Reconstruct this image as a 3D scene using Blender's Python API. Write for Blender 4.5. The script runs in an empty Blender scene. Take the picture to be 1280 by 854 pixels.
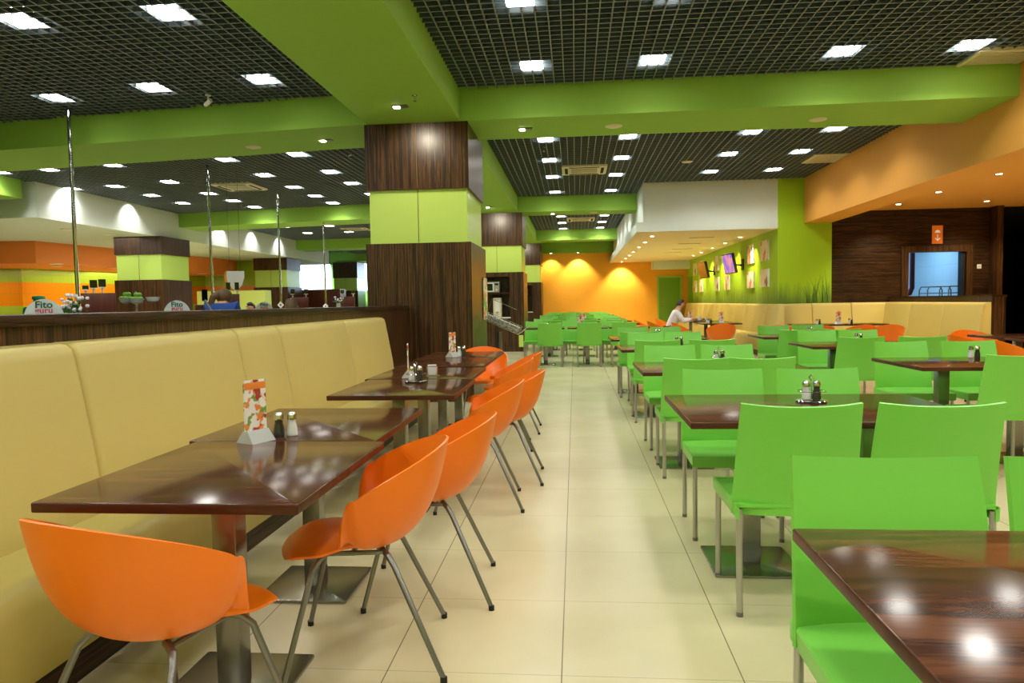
import bpy, math, random
from mathutils import Vector, Matrix
random.seed(7)
PI = math.pi
scene = bpy.context.scene
COL = scene.collection
link = COL.objects.link

# ------------------------------------------------------------ materials
def lin(c):
    return tuple((x/255/12.92 if x/255 <= .04045 else ((x/255+.055)/1.055)**2.4) for x in c)
def newmat(name):
    m = bpy.data.materials.new(name); m.use_nodes = True
    nt = m.node_tree; b = nt.nodes['Principled BSDF']
    return m, nt, b
def mat(name, rgb, rough=.5, metal=0., spec=.5, emit=None, es=0., vary=0., coat=0., alpha=1., trans=0.):
    m, nt, b = newmat(name)
    c = lin(rgb)+(1,)
    b.inputs['Base Color'].default_value = c
    b.inputs['Roughness'].default_value = rough
    b.inputs['Metallic'].default_value = metal
    b.inputs['Specular IOR Level'].default_value = spec
    b.inputs['Coat Weight'].default_value = coat
    b.inputs['Coat Roughness'].default_value = .06
    b.inputs['Transmission Weight'].default_value = trans
    if emit:
        b.inputs['Emission Color'].default_value = lin(emit)+(1,)
        b.inputs['Emission Strength'].default_value = es
    if vary:
        tc = nt.nodes.new('ShaderNodeTexCoord'); n = nt.nodes.new('ShaderNodeTexNoise')
        n.inputs['Scale'].default_value = 9; n.inputs['Detail'].default_value = 4
        nt.links.new(tc.outputs['Object'], n.inputs['Vector'])
        hs = nt.nodes.new('ShaderNodeHueSaturation'); hs.inputs['Color'].default_value = c
        mr = nt.nodes.new('ShaderNodeMapRange')
        mr.inputs['To Min'].default_value = 1-vary; mr.inputs['To Max'].default_value = 1+vary
        nt.links.new(n.outputs['Fac'], mr.inputs['Value']); nt.links.new(mr.outputs['Result'], hs.inputs['Value'])
        nt.links.new(hs.outputs['Color'], b.inputs['Base Color'])
    return m
def wood(name, scale, stops, rough=.4, coat=0., seed=0., coords='Object', spec=.5):
    m, nt, b = newmat(name)
    tc = nt.nodes.new('ShaderNodeTexCoord'); mp = nt.nodes.new('ShaderNodeMapping')
    mp.inputs['Scale'].default_value = scale; mp.inputs['Location'].default_value = (seed, seed*.7, seed*.3)
    n = nt.nodes.new('ShaderNodeTexNoise'); n.inputs['Scale'].default_value = 1; n.inputs['Detail'].default_value = 5
    n.inputs['Roughness'].default_value = .65; n.inputs['Distortion'].default_value = .3
    r = nt.nodes.new('ShaderNodeValToRGB')
    els = r.color_ramp.elements
    while len(els) < len(stops): els.new(.5)
    for e, (p, c) in zip(els, stops): e.position = p; e.color = lin(c)+(1,)
    nt.links.new(tc.outputs[coords], mp.inputs['Vector']); nt.links.new(mp.outputs['Vector'], n.inputs['Vector'])
    nt.links.new(n.outputs['Fac'], r.inputs['Fac']); nt.links.new(r.outputs['Color'], b.inputs['Base Color'])
    b.inputs['Roughness'].default_value = rough; b.inputs['Coat Weight'].default_value = coat
    b.inputs['Coat Roughness'].default_value = .05; b.inputs['Specular IOR Level'].default_value = spec
    return m
DARKW = [(.30, (18, 12, 9)), (.41, (56, 37, 22)), (.46, (22, 14, 10)), (.52, (112, 74, 38)), (.56, (28, 18, 12)), (.63, (96, 62, 32)), (.70, (32, 20, 14))]
M = {}
M['wood_v'] = wood('dark_zebrano_vertical', (38, 38, .45), DARKW, .33, spec=.42)
M['wood_h'] = wood('dark_zebrano_horizontal', (.6, .6, 26), [(p, tuple(int(x*.74) for x in c)) for p, c in DARKW], .4, spec=.3)
M['table'] = wood('walnut_table_top', (1.3, 11, 8), [(.26, (44, 24, 15)), (.40, (86, 50, 30)), (.50, (66, 37, 22)), (.60, (108, 66, 38)), (.76, (64, 36, 22))], .13, 0., spec=.22)
M['table_edge'] = wood('walnut_table_edge', (2, 20, 20), [(.3, (52, 27, 17)), (.7, (96, 55, 34))], .35, 0., spec=.2)
M['lime_panel'] = mat('lime_laminate', (200, 230, 112), .25)
M['green_beam'] = mat('green_painted_plaster', (148, 194, 72), .75, vary=.03)
M['green_wall'] = None
M['white_plaster'] = mat('white_plaster', (218, 226, 216), .8, vary=.02)
M['orange_plaster'] = mat('pale_orange_plaster', (238, 170, 74), .75, vary=.02)
M['orange_wall'] = mat('orange_painted_wall', (244, 170, 44), .7, vary=.03)
M['grille'] = mat('grey_grille_metal', (80, 94, 102), .4, .2)
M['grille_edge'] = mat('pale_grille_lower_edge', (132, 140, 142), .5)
M['void'] = mat('dark_ceiling_void', (22, 30, 34), .95)
M['green_plastic'] = mat('green_polypropylene', (126, 208, 78), .36, spec=.45, vary=.015)
M['orange_plastic'] = mat('orange_polypropylene', (246, 122, 6), .38, vary=.015)
M['alu'] = mat('satin_aluminium', (186, 186, 180), .32, .85)
M['steel'] = mat('brushed_stainless_steel', (150, 148, 138), .24, .9, vary=.05)
M['grey_metal'] = mat('grey_lacquered_metal', (128, 126, 122), .3, .7)
M['black'] = mat('black_rubber', (20, 20, 20), .6)
M['black_gloss'] = mat('black_glass', (10, 12, 14), .1)
M['leather'] = mat('beige_leatherette', (204, 186, 108), .48, vary=.02)
M['seam'] = mat('brown_stitched_seam', (120, 98, 48), .7)
M['chrome'] = mat('polished_chrome', (210, 214, 216), .08, 1.)
M['white'] = mat('white_plastic', (238, 238, 234), .35)
M['white_glass'] = mat('milky_glass', (232, 234, 230), .12, spec=.8)
M['dark_glass'] = mat('dark_pepper_glass', (52, 50, 46), .12, spec=.8)
M['cream'] = mat('cream_plastic', (222, 214, 184), .5)
M['lamp'] = mat('ceiling_lamp_diffuser', (255, 255, 255), .5, emit=(255, 252, 242), es=19)
M['spot_lens'] = mat('downlight_lens', (255, 255, 255), .4, emit=(255, 240, 205), es=30)
M['orange_tile'] = None
M['mahogany'] = wood('red_mahogany', (14, 14, 1.2), [(.3, (70, 26, 20)), (.7, (110, 48, 36))], .35)
M['unlit_black'] = mat('unlit_corridor_black', (12, 14, 13), .9)  # darkness of the unlit corridor put into the colour
M['skin'] = mat('skin', (214, 160, 128), .5)
M['hair_dark'] = mat('dark_brown_hair', (44, 32, 26), .6)
M['hair_brown'] = mat('light_brown_hair', (88, 66, 36), .6, vary=.2)
M['shirt_white'] = mat('white_cotton', (236, 234, 240), .8)
M['blue_cloth'] = mat('blue_cloth', (22, 66, 140), .8)
M['trousers'] = mat('dark_cloth', (34, 36, 44), .8)
M['green_cloth'] = mat('green_felt', (10, 120, 66), .8)
M['grey_cloth'] = mat('grey_cloth', (120, 120, 116), .8)
M['foliage'] = mat('green_leaves', (58, 98, 46), .6, vary=.2)
M['petal'] = mat('white_petals', (240, 236, 238), .6)
M['apple'] = mat('green_apple_skin', (104, 160, 48), .3, vary=.1)
M['clear'] = mat('clear_plastic', (236, 240, 234), .12, trans=.45)
M['tile_blue'] = None

def tilemat(name, base, bands, tile=.3, grout=(150, 150, 60), rough=.25):
    """bands: list of (z_from, rgb) applied upward; with tile joints"""
    m, nt, b = newmat(name)
    N = nt.nodes; L = nt.links
    tc = N.new('ShaderNodeTexCoord'); sp = N.new('ShaderNodeSeparateXYZ'); L.new(tc.outputs['Object'], sp.inputs[0])
    prev = N.new('ShaderNodeRGB'); prev.outputs[0].default_value = lin(base)+(1,); out = prev.outputs[0]
    for z, c in bands:
        g = N.new('ShaderNodeMath'); g.operation = 'GREATER_THAN'; g.inputs[1].default_value = z; L.new(sp.outputs['Z'], g.inputs[0])
        mx = N.new('ShaderNodeMix'); mx.data_type = 'RGBA'; L.new(g.outputs[0], mx.inputs[0]); L.new(out, mx.inputs[6]); mx.inputs[7].default_value = lin(c)+(1,)
        out = mx.outputs[2]
    fs = []
    for ax in 'XYZ':
        a = N.new('ShaderNodeMath'); a.operation = 'PINGPONG'; a.inputs[1].default_value = tile/2; L.new(sp.outputs[ax], a.inputs[0])
        c = N.new('ShaderNodeMath'); c.operation = 'LESS_THAN'; c.inputs[1].default_value = .004; L.new(a.outputs[0], c.inputs[0]); fs.append(c.outputs[0])
    # keep joints only on the in-plane axes: use Z and the horizontal direction
    mxm = N.new('ShaderNodeMath'); mxm.operation = 'MAXIMUM'; L.new(fs[2], mxm.inputs[0])
    geo = N.new('ShaderNodeNewGeometry'); sn = N.new('ShaderNodeSeparateXYZ'); L.new(geo.outputs['Normal'], sn.inputs[0])
    ab = N.new('ShaderNodeMath'); ab.operation = 'ABSOLUTE'; L.new(sn.outputs['X'], ab.inputs[0])
    gt = N.new('ShaderNodeMath'); gt.operation = 'GREATER_THAN'; gt.inputs[1].default_value = .5; L.new(ab.outputs[0], gt.inputs[0])
    mh = N.new('ShaderNodeMix'); mh.data_type = 'FLOAT'; L.new(gt.outputs[0], mh.inputs[0]); L.new(fs[0], mh.inputs[2]); L.new(fs[1], mh.inputs[3])
    L.new(mh.outputs[0], mxm.inputs[1])
    k = N.new('ShaderNodeMath'); k.operation = 'MULTIPLY'; k.inputs[1].default_value = .45; L.new(mxm.outputs[0], k.inputs[0])
    fx = N.new('ShaderNodeMix'); fx.data_type = 'RGBA'; L.new(k.outputs[0], fx.inputs[0]); L.new(out, fx.inputs[6]); fx.inputs[7].default_value = lin(grout)+(1,)
    L.new(fx.outputs[2], b.inputs['Base Color']); b.inputs['Roughness'].default_value = rough
    return m
M['kitchen_tile'] = tilemat('kitchen_tiles', (180, 208, 60), [(1.42, (250, 150, 12)), (2.16, (176, 206, 52))], .3)
M['tile_blue'] = tilemat('white_room_tiles', (226, 232, 236), [], .4, (170, 190, 200))

def floormat():
    m, nt, b = newmat('cream_floor_tiles'); N = nt.nodes; L = nt.links
    tc = N.new('ShaderNodeTexCoord'); sp = N.new('ShaderNodeSeparateXYZ'); L.new(tc.outputs['Object'], sp.inputs[0])
    n = N.new('ShaderNodeTexNoise'); n.inputs['Scale'].default_value = 1.6; n.inputs['Detail'].default_value = 6; L.new(tc.outputs['Object'], n.inputs['Vector'])
    r = N.new('ShaderNodeValToRGB'); r.color_ramp.elements[0].position = .3; r.color_ramp.elements[0].color = lin((208, 198, 154))+(1,)
    r.color_ramp.elements[1].position = .7; r.color_ramp.elements[1].color = lin((222, 214, 172))+(1,); L.new(n.outputs['Fac'], r.inputs[0])
    out = r.outputs[0]
    for ax, off, w, amt in (('X', .06, .0022, .75), ('Y', -2.338, .0016, .4)):
        ad = N.new('ShaderNodeMath'); ad.operation = 'ADD'; ad.inputs[1].default_value = off+60; L.new(sp.outputs[ax], ad.inputs[0])
        a = N.new('ShaderNodeMath'); a.operation = 'PINGPONG'; a.inputs[1].default_value = .3; L.new(ad.outputs[0], a.inputs[0])
        c = N.new('ShaderNodeMath'); c.operation = 'LESS_THAN'; c.inputs[1].default_value = w; L.new(a.outputs[0], c.inputs[0])
        k = N.new('ShaderNodeMath'); k.operation = 'MULTIPLY'; k.inputs[1].default_value = amt; L.new(c.outputs[0], k.inputs[0])
        fx = N.new('ShaderNodeMix'); fx.data_type = 'RGBA'; L.new(k.outputs[0], fx.inputs[0]); L.new(out, fx.inputs[6]); fx.inputs[7].default_value = lin((92, 80, 50))+(1,)
        out = fx.outputs[2]
    L.new(out, b.inputs['Base Color']); b.inputs['Roughness'].default_value = .27
    return m
M['floor'] = floormat()

def muralmat():
    m, nt, b = newmat('green_wall_with_grass_mural'); N = nt.nodes; L = nt.links
    tc = N.new('ShaderNodeTexCoord'); sp = N.new('ShaderNodeSeparateXYZ'); L.new(tc.outputs['Object'], sp.inputs[0])
    mp = N.new('ShaderNodeMapping'); mp.inputs['Scale'].default_value = (9, 9, .8); L.new(tc.outputs['Object'], mp.inputs[0])
    n = N.new('ShaderNodeTexNoise'); n.inputs['Scale'].default_value = 1; n.inputs['Detail'].default_value = 6; n.inputs['Roughness'].default_value = .7; L.new(mp.outputs[0], n.inputs['Vector'])
    # painted grass: dense near the bench, thinning out upward at uneven heights
    mr = N.new('ShaderNodeMapRange'); mr.inputs['From Min'].default_value = 1.2; mr.inputs['From Max'].default_value = 1.75; mr.inputs['To Min'].default_value = .45; mr.inputs['To Max'].default_value = -.25
    L.new(sp.outputs['Z'], mr.inputs['Value'])
    a = N.new('ShaderNodeMath'); a.operation = 'ADD'; L.new(n.outputs['Fac'], a.inputs[0]); L.new(mr.outputs[0], a.inputs[1])
    r = N.new('ShaderNodeValToRGB'); e = r.color_ramp.elements; e[0].position = .45; e[0].color = lin((164, 206, 22))+(1,); e[1].position = .95; e[1].color = lin((104, 142, 42))+(1,)
    L.new(a.outputs[0], r.inputs[0]); L.new(r.outputs[0], b.inputs['Base Color']); b.inputs['Roughness'].default_value = .6
    return m
M['green_wall'] = muralmat()

def splash(name, base, inks, scale, thr=.58, seed=0.):
    m, nt, b = newmat(name); N = nt.nodes; L = nt.links
    tc = N.new('ShaderNodeTexCoord'); prev = N.new('ShaderNodeRGB'); prev.outputs[0].default_value = lin(base)+(1,); out = prev.outputs[0]
    for k, ink in enumerate(inks):
        mp = N.new('ShaderNodeMapping'); mp.inputs['Location'].default_value = (seed+k*3.1, seed*1.7+k, k*2.3); mp.inputs['Scale'].default_value = scale
        L.new(tc.outputs['Object'], mp.inputs[0])
        n = N.new('ShaderNodeTexNoise'); n.inputs['Scale'].default_value = 1; n.inputs['Detail'].default_value = 2; L.new(mp.outputs[0], n.inputs['Vector'])
        g = N.new('ShaderNodeMapRange'); g.inputs['From Min'].default_value = thr; g.inputs['From Max'].default_value = thr+.04; L.new(n.outputs['Fac'], g.inputs['Value'])
        fx = N.new('ShaderNodeMix'); fx.data_type = 'RGBA'; L.new(g.outputs[0], fx.inputs[0]); L.new(out, fx.inputs[6]); fx.inputs[7].default_value = lin(ink)+(1,); out = fx.outputs[2]
    L.new(out, b.inputs['Base Color']); b.inputs['Roughness'].default_value = .5
    return m
M['menu_card'] = splash('menu_card_print', (240, 238, 226), [(120, 160, 70), (236, 140, 60), (170, 60, 40)], (22, 22, 22), .56)

# ------------------------------------------------------------ mesh builder
class MB:
    def __init__(s): s.v = []; s.f = []; s.mi = []; s.cur = 0
    def quad(s, *idx): s.f.append(tuple(idx)); s.mi.append(s.cur)
    def box(s, x0, y0, z0, x1, y1, z1):
        b = len(s.v)
        s.v += [(x0, y0, z0), (x1, y0, z0), (x1, y1, z0), (x0, y1, z0), (x0, y0, z1), (x1, y0, z1), (x1, y1, z1), (x0, y1, z1)]
        for q in ((0, 3, 2, 1), (4, 5, 6, 7), (0, 1, 5, 4), (1, 2, 6, 5), (2, 3, 7, 6), (3, 0, 4, 7)): s.quad(*[b+i for i in q])
        return s
    def loops(s, loops, cap0=True, cap1=True, closed=True):
        n = len(loops[0]); b = len(s.v)
        for l in loops: s.v += [tuple(p) for p in l]
        for k in range(len(loops)-1):
            for i in range(n if closed else n-1):
                j = (i+1) % n
                s.quad(b+k*n+i, b+k*n+j, b+(k+1)*n+j, b+(k+1)*n+i)
        if cap0: s.quad(*[b+i for i in range(n-1, -1, -1)])
        if cap1: s.quad(*[b+(len(loops)-1)*n+i for i in range(n)])
        return s
    def slab(s, x0, y0, x1, y1, z0, z1, rc=.02, e=.005, steps=2, cs=4):
        """box with rounded vertical corners and softened edges"""
        L = []
        prof = []
        for i in range(steps+1):
            a = PI/2*i/steps; prof.append((e*(1-math.sin(a)), z0+e*(1-math.cos(a))))
        prof2 = [(q, z1-(z-z0)) for q, z in reversed(prof)]
        for ins, z in prof+prof2:
            r = max(rc-ins*.5, .001); l = []
            for cx, cy, a0 in ((x1-r-ins, y1-r-ins, 0), (x0+r+ins, y1-r-ins, PI/2), (x0+r+ins, y0+r+ins, PI), (x1-r-ins, y0+r+ins, 1.5*PI)):
                for k in range(cs+1):
                    a = a0+PI/2*k/cs; l.append((cx+r*math.cos(a), cy+r*math.sin(a), z))
            L.append(l)
        return s.loops(L)
    def tube(s, pts, r, seg=10, r1=None):
        pts = [Vector(p) for p in pts]; n = len(pts); L = []
        up = None
        for i, p in enumerate(pts):
            if i == 0: t = pts[1]-p
            elif i == n-1: t = p-pts[i-1]
            else: t = (pts[i+1]-p).normalized()+(p-pts[i-1]).normalized()
            t.normalize()
            if up is None:
                up = t.orthogonal().normalized()
            up = (up-t*up.dot(t)).normalized(); w = t.cross(up)
            rr = r if r1 is None else r+(r1-r)*i/(n-1)
            L.append([p+(up*math.cos(2*PI*k/seg)+w*math.sin(2*PI*k/seg))*rr for k in range(seg)])
        return s.loops(L)
    def lathe(s, prof, c=(0, 0, 0), seg=16):
        L = [[(c[0]+r*math.cos(2*PI*k/seg), c[1]+r*math.sin(2*PI*k/seg), c[2]+z) for k in range(seg)] for r, z in prof]
        return s.loops(L)
    def ball(s, c, r, sx=1, sy=1, sz=1, seg=12, rings=8):
        L = []
        for i in range(1, rings):
            a = PI*i/rings
            L.append([(c[0]+r*sx*math.sin(a)*math.cos(2*PI*k/seg), c[1]+r*sy*math.sin(a)*math.sin(2*PI*k/seg), c[2]-r*sz*math.cos(a)) for k in range(seg)])
        return s.loops(L)
    def prism(s, pts, z0, z1):
        return s.loops([[(x, y, z0) for x, y in pts], [(x, y, z1) for x, y in pts]])
    def sheet(s, fn, nu, nv, th):
        """two-sided sheet: fn(u,v)->point, offset along its normal by th"""
        P = [[Vector(fn(u/nu, v/nv)) for u in range(nu+1)] for v in range(nv+1)]
        def nrm(i, j):
            a = P[j][min(i+1, nu)]-P[j][max(i-1, 0)]; b = P[min(j+1, nv)][i]-P[max(j-1, 0)][i]
            n = a.cross(b); return n.normalized() if n.length > 1e-9 else Vector((0, 0, 1))
        b = len(s.v); W = nu+1
        for j in range(nv+1):
            for i in range(nu+1): s.v.append(tuple(P[j][i]))
        for j in range(nv+1):
            for i in range(nu+1): s.v.append(tuple(P[j][i]-nrm(i, j)*th))
        o = W*(nv+1)
        for j in range(nv):
            for i in range(nu):
                a = b+j*W+i; s.quad(a, a+1, a+1+W, a+W); s.quad(o+a, o+a+W, o+a+1+W, o+a+1)
        for i in range(nu):
            a = b+i; s.quad(a, o+a, o+a+1, a+1); a = b+nv*W+i; s.quad(a, a+1, o+a+1, o+a)
        for j in range(nv):
            a = b+j*W; s.quad(a, a+W, o+a+W, o+a); a = b+j*W+nu; s.quad(a, o+a, o+a+W, a+W)
        return s
    def build(s, name, m, parent=None, smooth=True, ang=35, loc=None, rot=None):
        me = bpy.data.meshes.new(name); me.from_pydata(s.v, [], s.f); me.update()
        ms = m if isinstance(m, (list, tuple)) else [m]
        for x in ms: me.materials.append(x)
        if len(ms) > 1: me.polygons.foreach_set('material_index', s.mi)
        if smooth:
            me.polygons.foreach_set('use_smooth', [True]*len(me.polygons)); me.set_sharp_from_angle(angle=math.radians(ang))
        o = bpy.data.objects.new(name, me); link(o)
        if parent: o.parent = parent
        if loc: o.location = loc
        if rot: o.rotation_euler = rot
        return o
def B(*a): return MB().box(*a)
def tag(o, label=None, cat=None, group=None, kind=None):
    if label: o['label'] = label
    if cat: o['category'] = cat
    if group: o['group'] = group
    if kind: o['kind'] = kind
    return o
def thing(name, label, cat, loc=(0, 0, 0), rz=0, group=None):
    o = bpy.data.objects.new(name, None); link(o); o.empty_display_size = .1
    o.location = loc; o.rotation_euler = (0, 0, rz); return tag(o, label, cat, group)
def struct(o, label=None): return tag(o, label, kind='structure')
def dup(root, loc, rz, label, group=None):
    r = root.copy(); link(r); r.location = loc; r.rotation_euler = (0, 0, rz); r['label'] = label
    if group: r['group'] = group
    for ch in list(root.children):
        c = ch.copy(); link(c); c.parent = r
        for g in ch.children:
            d = g.copy(); link(d); d.parent = c
    return r
class Maker:
    """first placement moves the prototype, later ones copy it"""
    def __init__(s, fn): s.fn = fn; s.p = None
    def __call__(s, loc, rz, label, group=None):
        if s.p is None:
            s.p = s.fn(); s.p.location = loc; s.p.rotation_euler = (0, 0, rz); s.p['label'] = label
            if group: s.p['group'] = group
            return s.p
        return dup(s.p, loc, rz, label, group)
def text(body, size, m, parent, loc, rot, name='lettering', ext=.002):
    cu = bpy.data.curves.new(name, 'FONT'); cu.body = body; cu.size = size; cu.align_x = 'CENTER'; cu.extrude = ext; cu.offset = .0018; cu.resolution_u = 3
    cu.materials.append(m); tmp = bpy.data.objects.new(name, cu); link(tmp); bpy.context.view_layer.update()
    me = bpy.data.meshes.new_from_object(tmp.evaluated_get(bpy.context.evaluated_depsgraph_get())); bpy.data.objects.remove(tmp)
    o = bpy.data.objects.new(name, me); link(o); o.parent = parent; o.location = loc; o.rotation_euler = rot
    return o
def light(name, kind, loc, power, color, parent=None, **kw):
    l = bpy.data.lights.new(name, kind); l.energy = power; l.color = color
    for k, v in kw.items(): setattr(l, k, v)
    o = bpy.data.objects.new(name, l); link(o); o.location = loc
    if parent: o.parent = parent
    return o

# ------------------------------------------------------------ camera
H = 1.26
yaw, pitch, roll = .0891, .0546, .0173
cy_, sy_ = math.cos(yaw), math.sin(yaw); cp_, sp_ = math.cos(pitch), math.sin(pitch)
fw = Vector((-sy_*cp_, cy_*cp_, -sp_)); rt = Vector((cy_, sy_, 0)); up = rt.cross(fw)
rt, up = rt*math.cos(roll)-up*math.sin(roll), rt*math.sin(roll)+up*math.cos(roll)
cam = bpy.data.cameras.new('camera'); cam.lens = 24.99; cam.sensor_width = 36; cam.clip_end = 200; cam.clip_start = .05
co = bpy.data.objects.new('camera', cam); link(co)
co.matrix_world = Matrix((( rt.x, up.x, -fw.x, 0), (rt.y, up.y, -fw.y, 0), (rt.z, up.z, -fw.z, H), (0, 0, 0, 1)))
scene.camera = co

# ------------------------------------------------------------ shell
GZ = 3.93      # underside of the grille
BZ = 3.55      # underside of the beams
def beam(name, pts, z0, z1, m='green_beam'): return struct(MB().prism(pts, z0, z1).build(name, M[m], smooth=False))
struct(B(-24, -4, -.1, 12.2, 45, 0).build('floor', M['floor'], smooth=False))
struct(B(-24, -4, 4.5, 12.2, 45, 4.6).build('ceiling', M['void'], smooth=False))
struct(B(-24, -4.2, 0, 12.2, -4, 4.5).build('wall_rear', M['lime_panel'], smooth=False))
struct(B(-24.2, -4, 0, -24, 45, 4.5).build('wall_left', M['white_plaster'], smooth=False))
struct(B(12.2, -4, 0, 12.4, 17, 4.5).build('wall_right', M['orange_plaster'], smooth=False))
# long beam over the columns and cross beams
beam('ceiling_beam', [(-2.60, -4), (-1.41, -4), (-1.41, 29.5), (-2.60, 29.5)], BZ, 4.5)
beam('ceiling_beam', [(-1.41, 8.97), (5.15, 8.85), (5.15, 10.1), (-1.41, 10.05)], BZ, 4.5)
beam('ceiling_beam', [(-2.60, 8.95), (-2.60, 10.2), (-11.5, 11.3), (-11.5, 9.95)], BZ, 4.5)
beam('ceiling_beam', [(-1.41, 18.1), (1.58, 18.3), (1.58, 19.1), (-1.41, 18.95)], BZ, 4.5)
beam('ceiling_beam', [(-2.60, 18.2), (-2.60, 19.2), (-11.3, 20.6), (-11.3, 19.4)], BZ, 4.5)
beam('ceiling_beam', [(-1.41, 26.7), (1.58, 26.7), (1.58, 27.6), (-1.41, 27.6)], BZ, 4.5)
beam('ceiling_beam', [(-2.60, 27.2), (-2.60, 28.3), (-11.3, 29.2), (-11.3, 28.1)], BZ, 4.5)
beam('ceiling_beam', [(-2.60, 36.2), (-2.60, 37.3), (-11.3, 37.3), (-11.3, 36.2)], BZ, 4.5)
beam('ceiling_beam', [(-14.5, 14.1), (-11.2, 13.7), (-11.2, 12.7), (-14.5, 13.1)], BZ, 4.5)
beam('wall_band', [(-1.41, 29.3), (1.6, 29.3), (1.6, 29.7), (-1.41, 29.7)], 3.24, 4.5)
# grilles
def grille(x0, x1, ya, yb, cell=.12):
    """ya, yb: (y at x0, y at x1) of the front and back edge"""
    mb = MB(); z0, z1 = GZ, GZ+.045; t = .006
    lerp = lambda p, x: p[0]+(p[1]-p[0])*(x-x0)/(x1-x0)
    n = round((x1-x0)/cell)
    for i in range(1, n):
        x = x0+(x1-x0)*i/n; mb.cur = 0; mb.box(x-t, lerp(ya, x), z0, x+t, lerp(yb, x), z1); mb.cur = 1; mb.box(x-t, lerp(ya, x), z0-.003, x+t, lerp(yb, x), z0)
    lo, hi = min(ya), max(yb); n = round((hi-lo)/cell)
    for i in range(1, n):
        y = lo+(hi-lo)*i/n; a, b = x0, x1
        if ya[0] != ya[1]:
            xc = x0+(y-ya[0])/(ya[1]-ya[0])*(x1-x0)
            if ya[0] > ya[1] and y < ya[0]: a = max(a, xc)
            if ya[0] < ya[1] and y < ya[1]: b = min(b, xc)
        if yb[0] != yb[1]:
            xc = x0+(y-yb[0])/(yb[1]-yb[0])*(x1-x0)
            if yb[0] > yb[1] and y > yb[1]: b = min(b, xc)
            if yb[0] < yb[1] and y > yb[0]: a = max(a, xc)
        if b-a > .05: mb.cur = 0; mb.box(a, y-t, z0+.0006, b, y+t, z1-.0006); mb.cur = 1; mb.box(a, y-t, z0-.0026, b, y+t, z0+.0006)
    return struct(mb.build('ceiling_grille', [M['grille'], M['grille_edge']], smooth=False), 'dark grey open cell ceiling grille')
grille(-1.41, 5.15, (-4, -4), (8.97, 8.85)); grille(-1.41, 5.15, (10.05, 10.1), (18.2, 18.2)); grille(-1.41, 1.58, (19.0, 19.1), (26.7, 26.7)); grille(-1.41, 1.58, (27.6, 27.6), (29.3, 29.3))
grille(-11.5, -2.6, (-4, -4), (9.95, 8.95)); grille(-11.3, -2.6, (11.25, 10.2), (19.4, 18.2)); grille(-11.3, -2.6, (20.6, 19.2), (28.1, 27.2)); grille(-11.3, -2.6, (29.2, 28.3), (36.2, 36.2)); grille(-11.3, -2.6, (37.3, 37.3), (42, 42))
# left grilles meet slanting beams: fill strips continue inside the beams (hidden in them)
# white bulkhead on the far side (right) with its soffit
struct(B(1.43, 16.6, 2.83, 4.575, 29.5, 3.05).build('soffit', M['orange_plaster' if 0 else 'white_plaster'], smooth=False), 'white bulkhead lower band')
struct(B(1.585, 16.62, 3.05, 4.575, 29.5, 4.5).build('bulkhead', M['white_plaster'], smooth=False), 'white bulkhead')
struct(B(3.12, 28.9, 2.5, 4.575, 29.5, 2.83).build('bulkhead', M['white_plaster'], smooth=False), 'lowered white box above the green door')
# green mural wall (L shape)
struct(MB().prism([(4.575, 16.6), (5.75, 16.6), (5.75, 17.1), (5.0, 17.1), (5.0, 29.5), (4.575, 29.5)], 0, 4.5).build('wall_green', M['green_wall'], smooth=False))
# back wall
struct(B(-1.41, 29.5, 0, 5.0, 29.8, 4.5).build('wall_back', M['orange_wall'], smooth=False))
# orange dropped box with recessed ceiling
struct(B(5.15, -4, 2.93, 5.75, 16.6, 4.5).build('bulkhead', M['orange_plaster'], smooth=False), 'pale orange bulkhead beside the green beam')
struct(B(5.75, -4, 3.17, 12.2, 16.6, 4.5).build('soffit', M['orange_plaster'], smooth=False), 'pale orange dropped ceiling with downlights')
# wood wall with a serving opening
w = MB()
for b in ((5.75, 16.6, 0, 7.39, 16.8, 4.5), (8.61, 16.6, 0, 9.10, 16.8, 4.5), (7.39, 16.6, 2.22, 8.61, 16.8, 4.5), (7.39, 16.6, 0, 8.61, 16.8, 1.15)): w.box(*b)
struct(w.build('wall_wood', M['wood_h'], smooth=False))
tr = MB()
for b in ((7.25, 16.56, 1.1, 7.39, 16.62, 2.36), (8.61, 16.56, 1.1, 8.75, 16.62, 2.36), (7.39, 16.56, 2.22, 8.61, 16.62, 2.36)): tr.box(*b)
struct(tr.build('trim_1', M['wood_v'], smooth=False), 'wooden frame around the serving window')
struct(B(1.44, 16.61, 2.822, 4.57, 29.49, 2.83).build('soffit', mat('peach_underside', (244, 224, 184), .75), smooth=False), 'peach underside of the white bulkhead')  # thin sheet that colours the underside peach
gm = MB()
for b in ((5.99, 16.592, 0, 6.0, 16.602, 3.17), (7.50, 16.592, 2.36, 7.51, 16.602, 3.17)): gm.box(*b)
struct(gm.build('trim_2', M['black'], smooth=False), 'panel joints of the wooden wall')
struct(B(9.10, 16.3, 0, 9.22, 16.8, 3.17).build('trim_3', M['wood_v'], smooth=False), 'wooden post at the dark opening')
# dark corridor beyond the post, its lack of light painted in black
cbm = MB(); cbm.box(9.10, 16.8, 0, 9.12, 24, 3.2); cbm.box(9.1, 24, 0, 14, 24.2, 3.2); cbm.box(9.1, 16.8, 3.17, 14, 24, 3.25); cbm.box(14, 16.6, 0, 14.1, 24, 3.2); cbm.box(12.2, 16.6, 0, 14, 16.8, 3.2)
struct(cbm.build('wall_corridor', M['unlit_black'], smooth=False))
struct(B(9.12, 16.8, -.1, 14, 24, 0).build('floor_corridor', M['unlit_black'], smooth=False))
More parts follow.
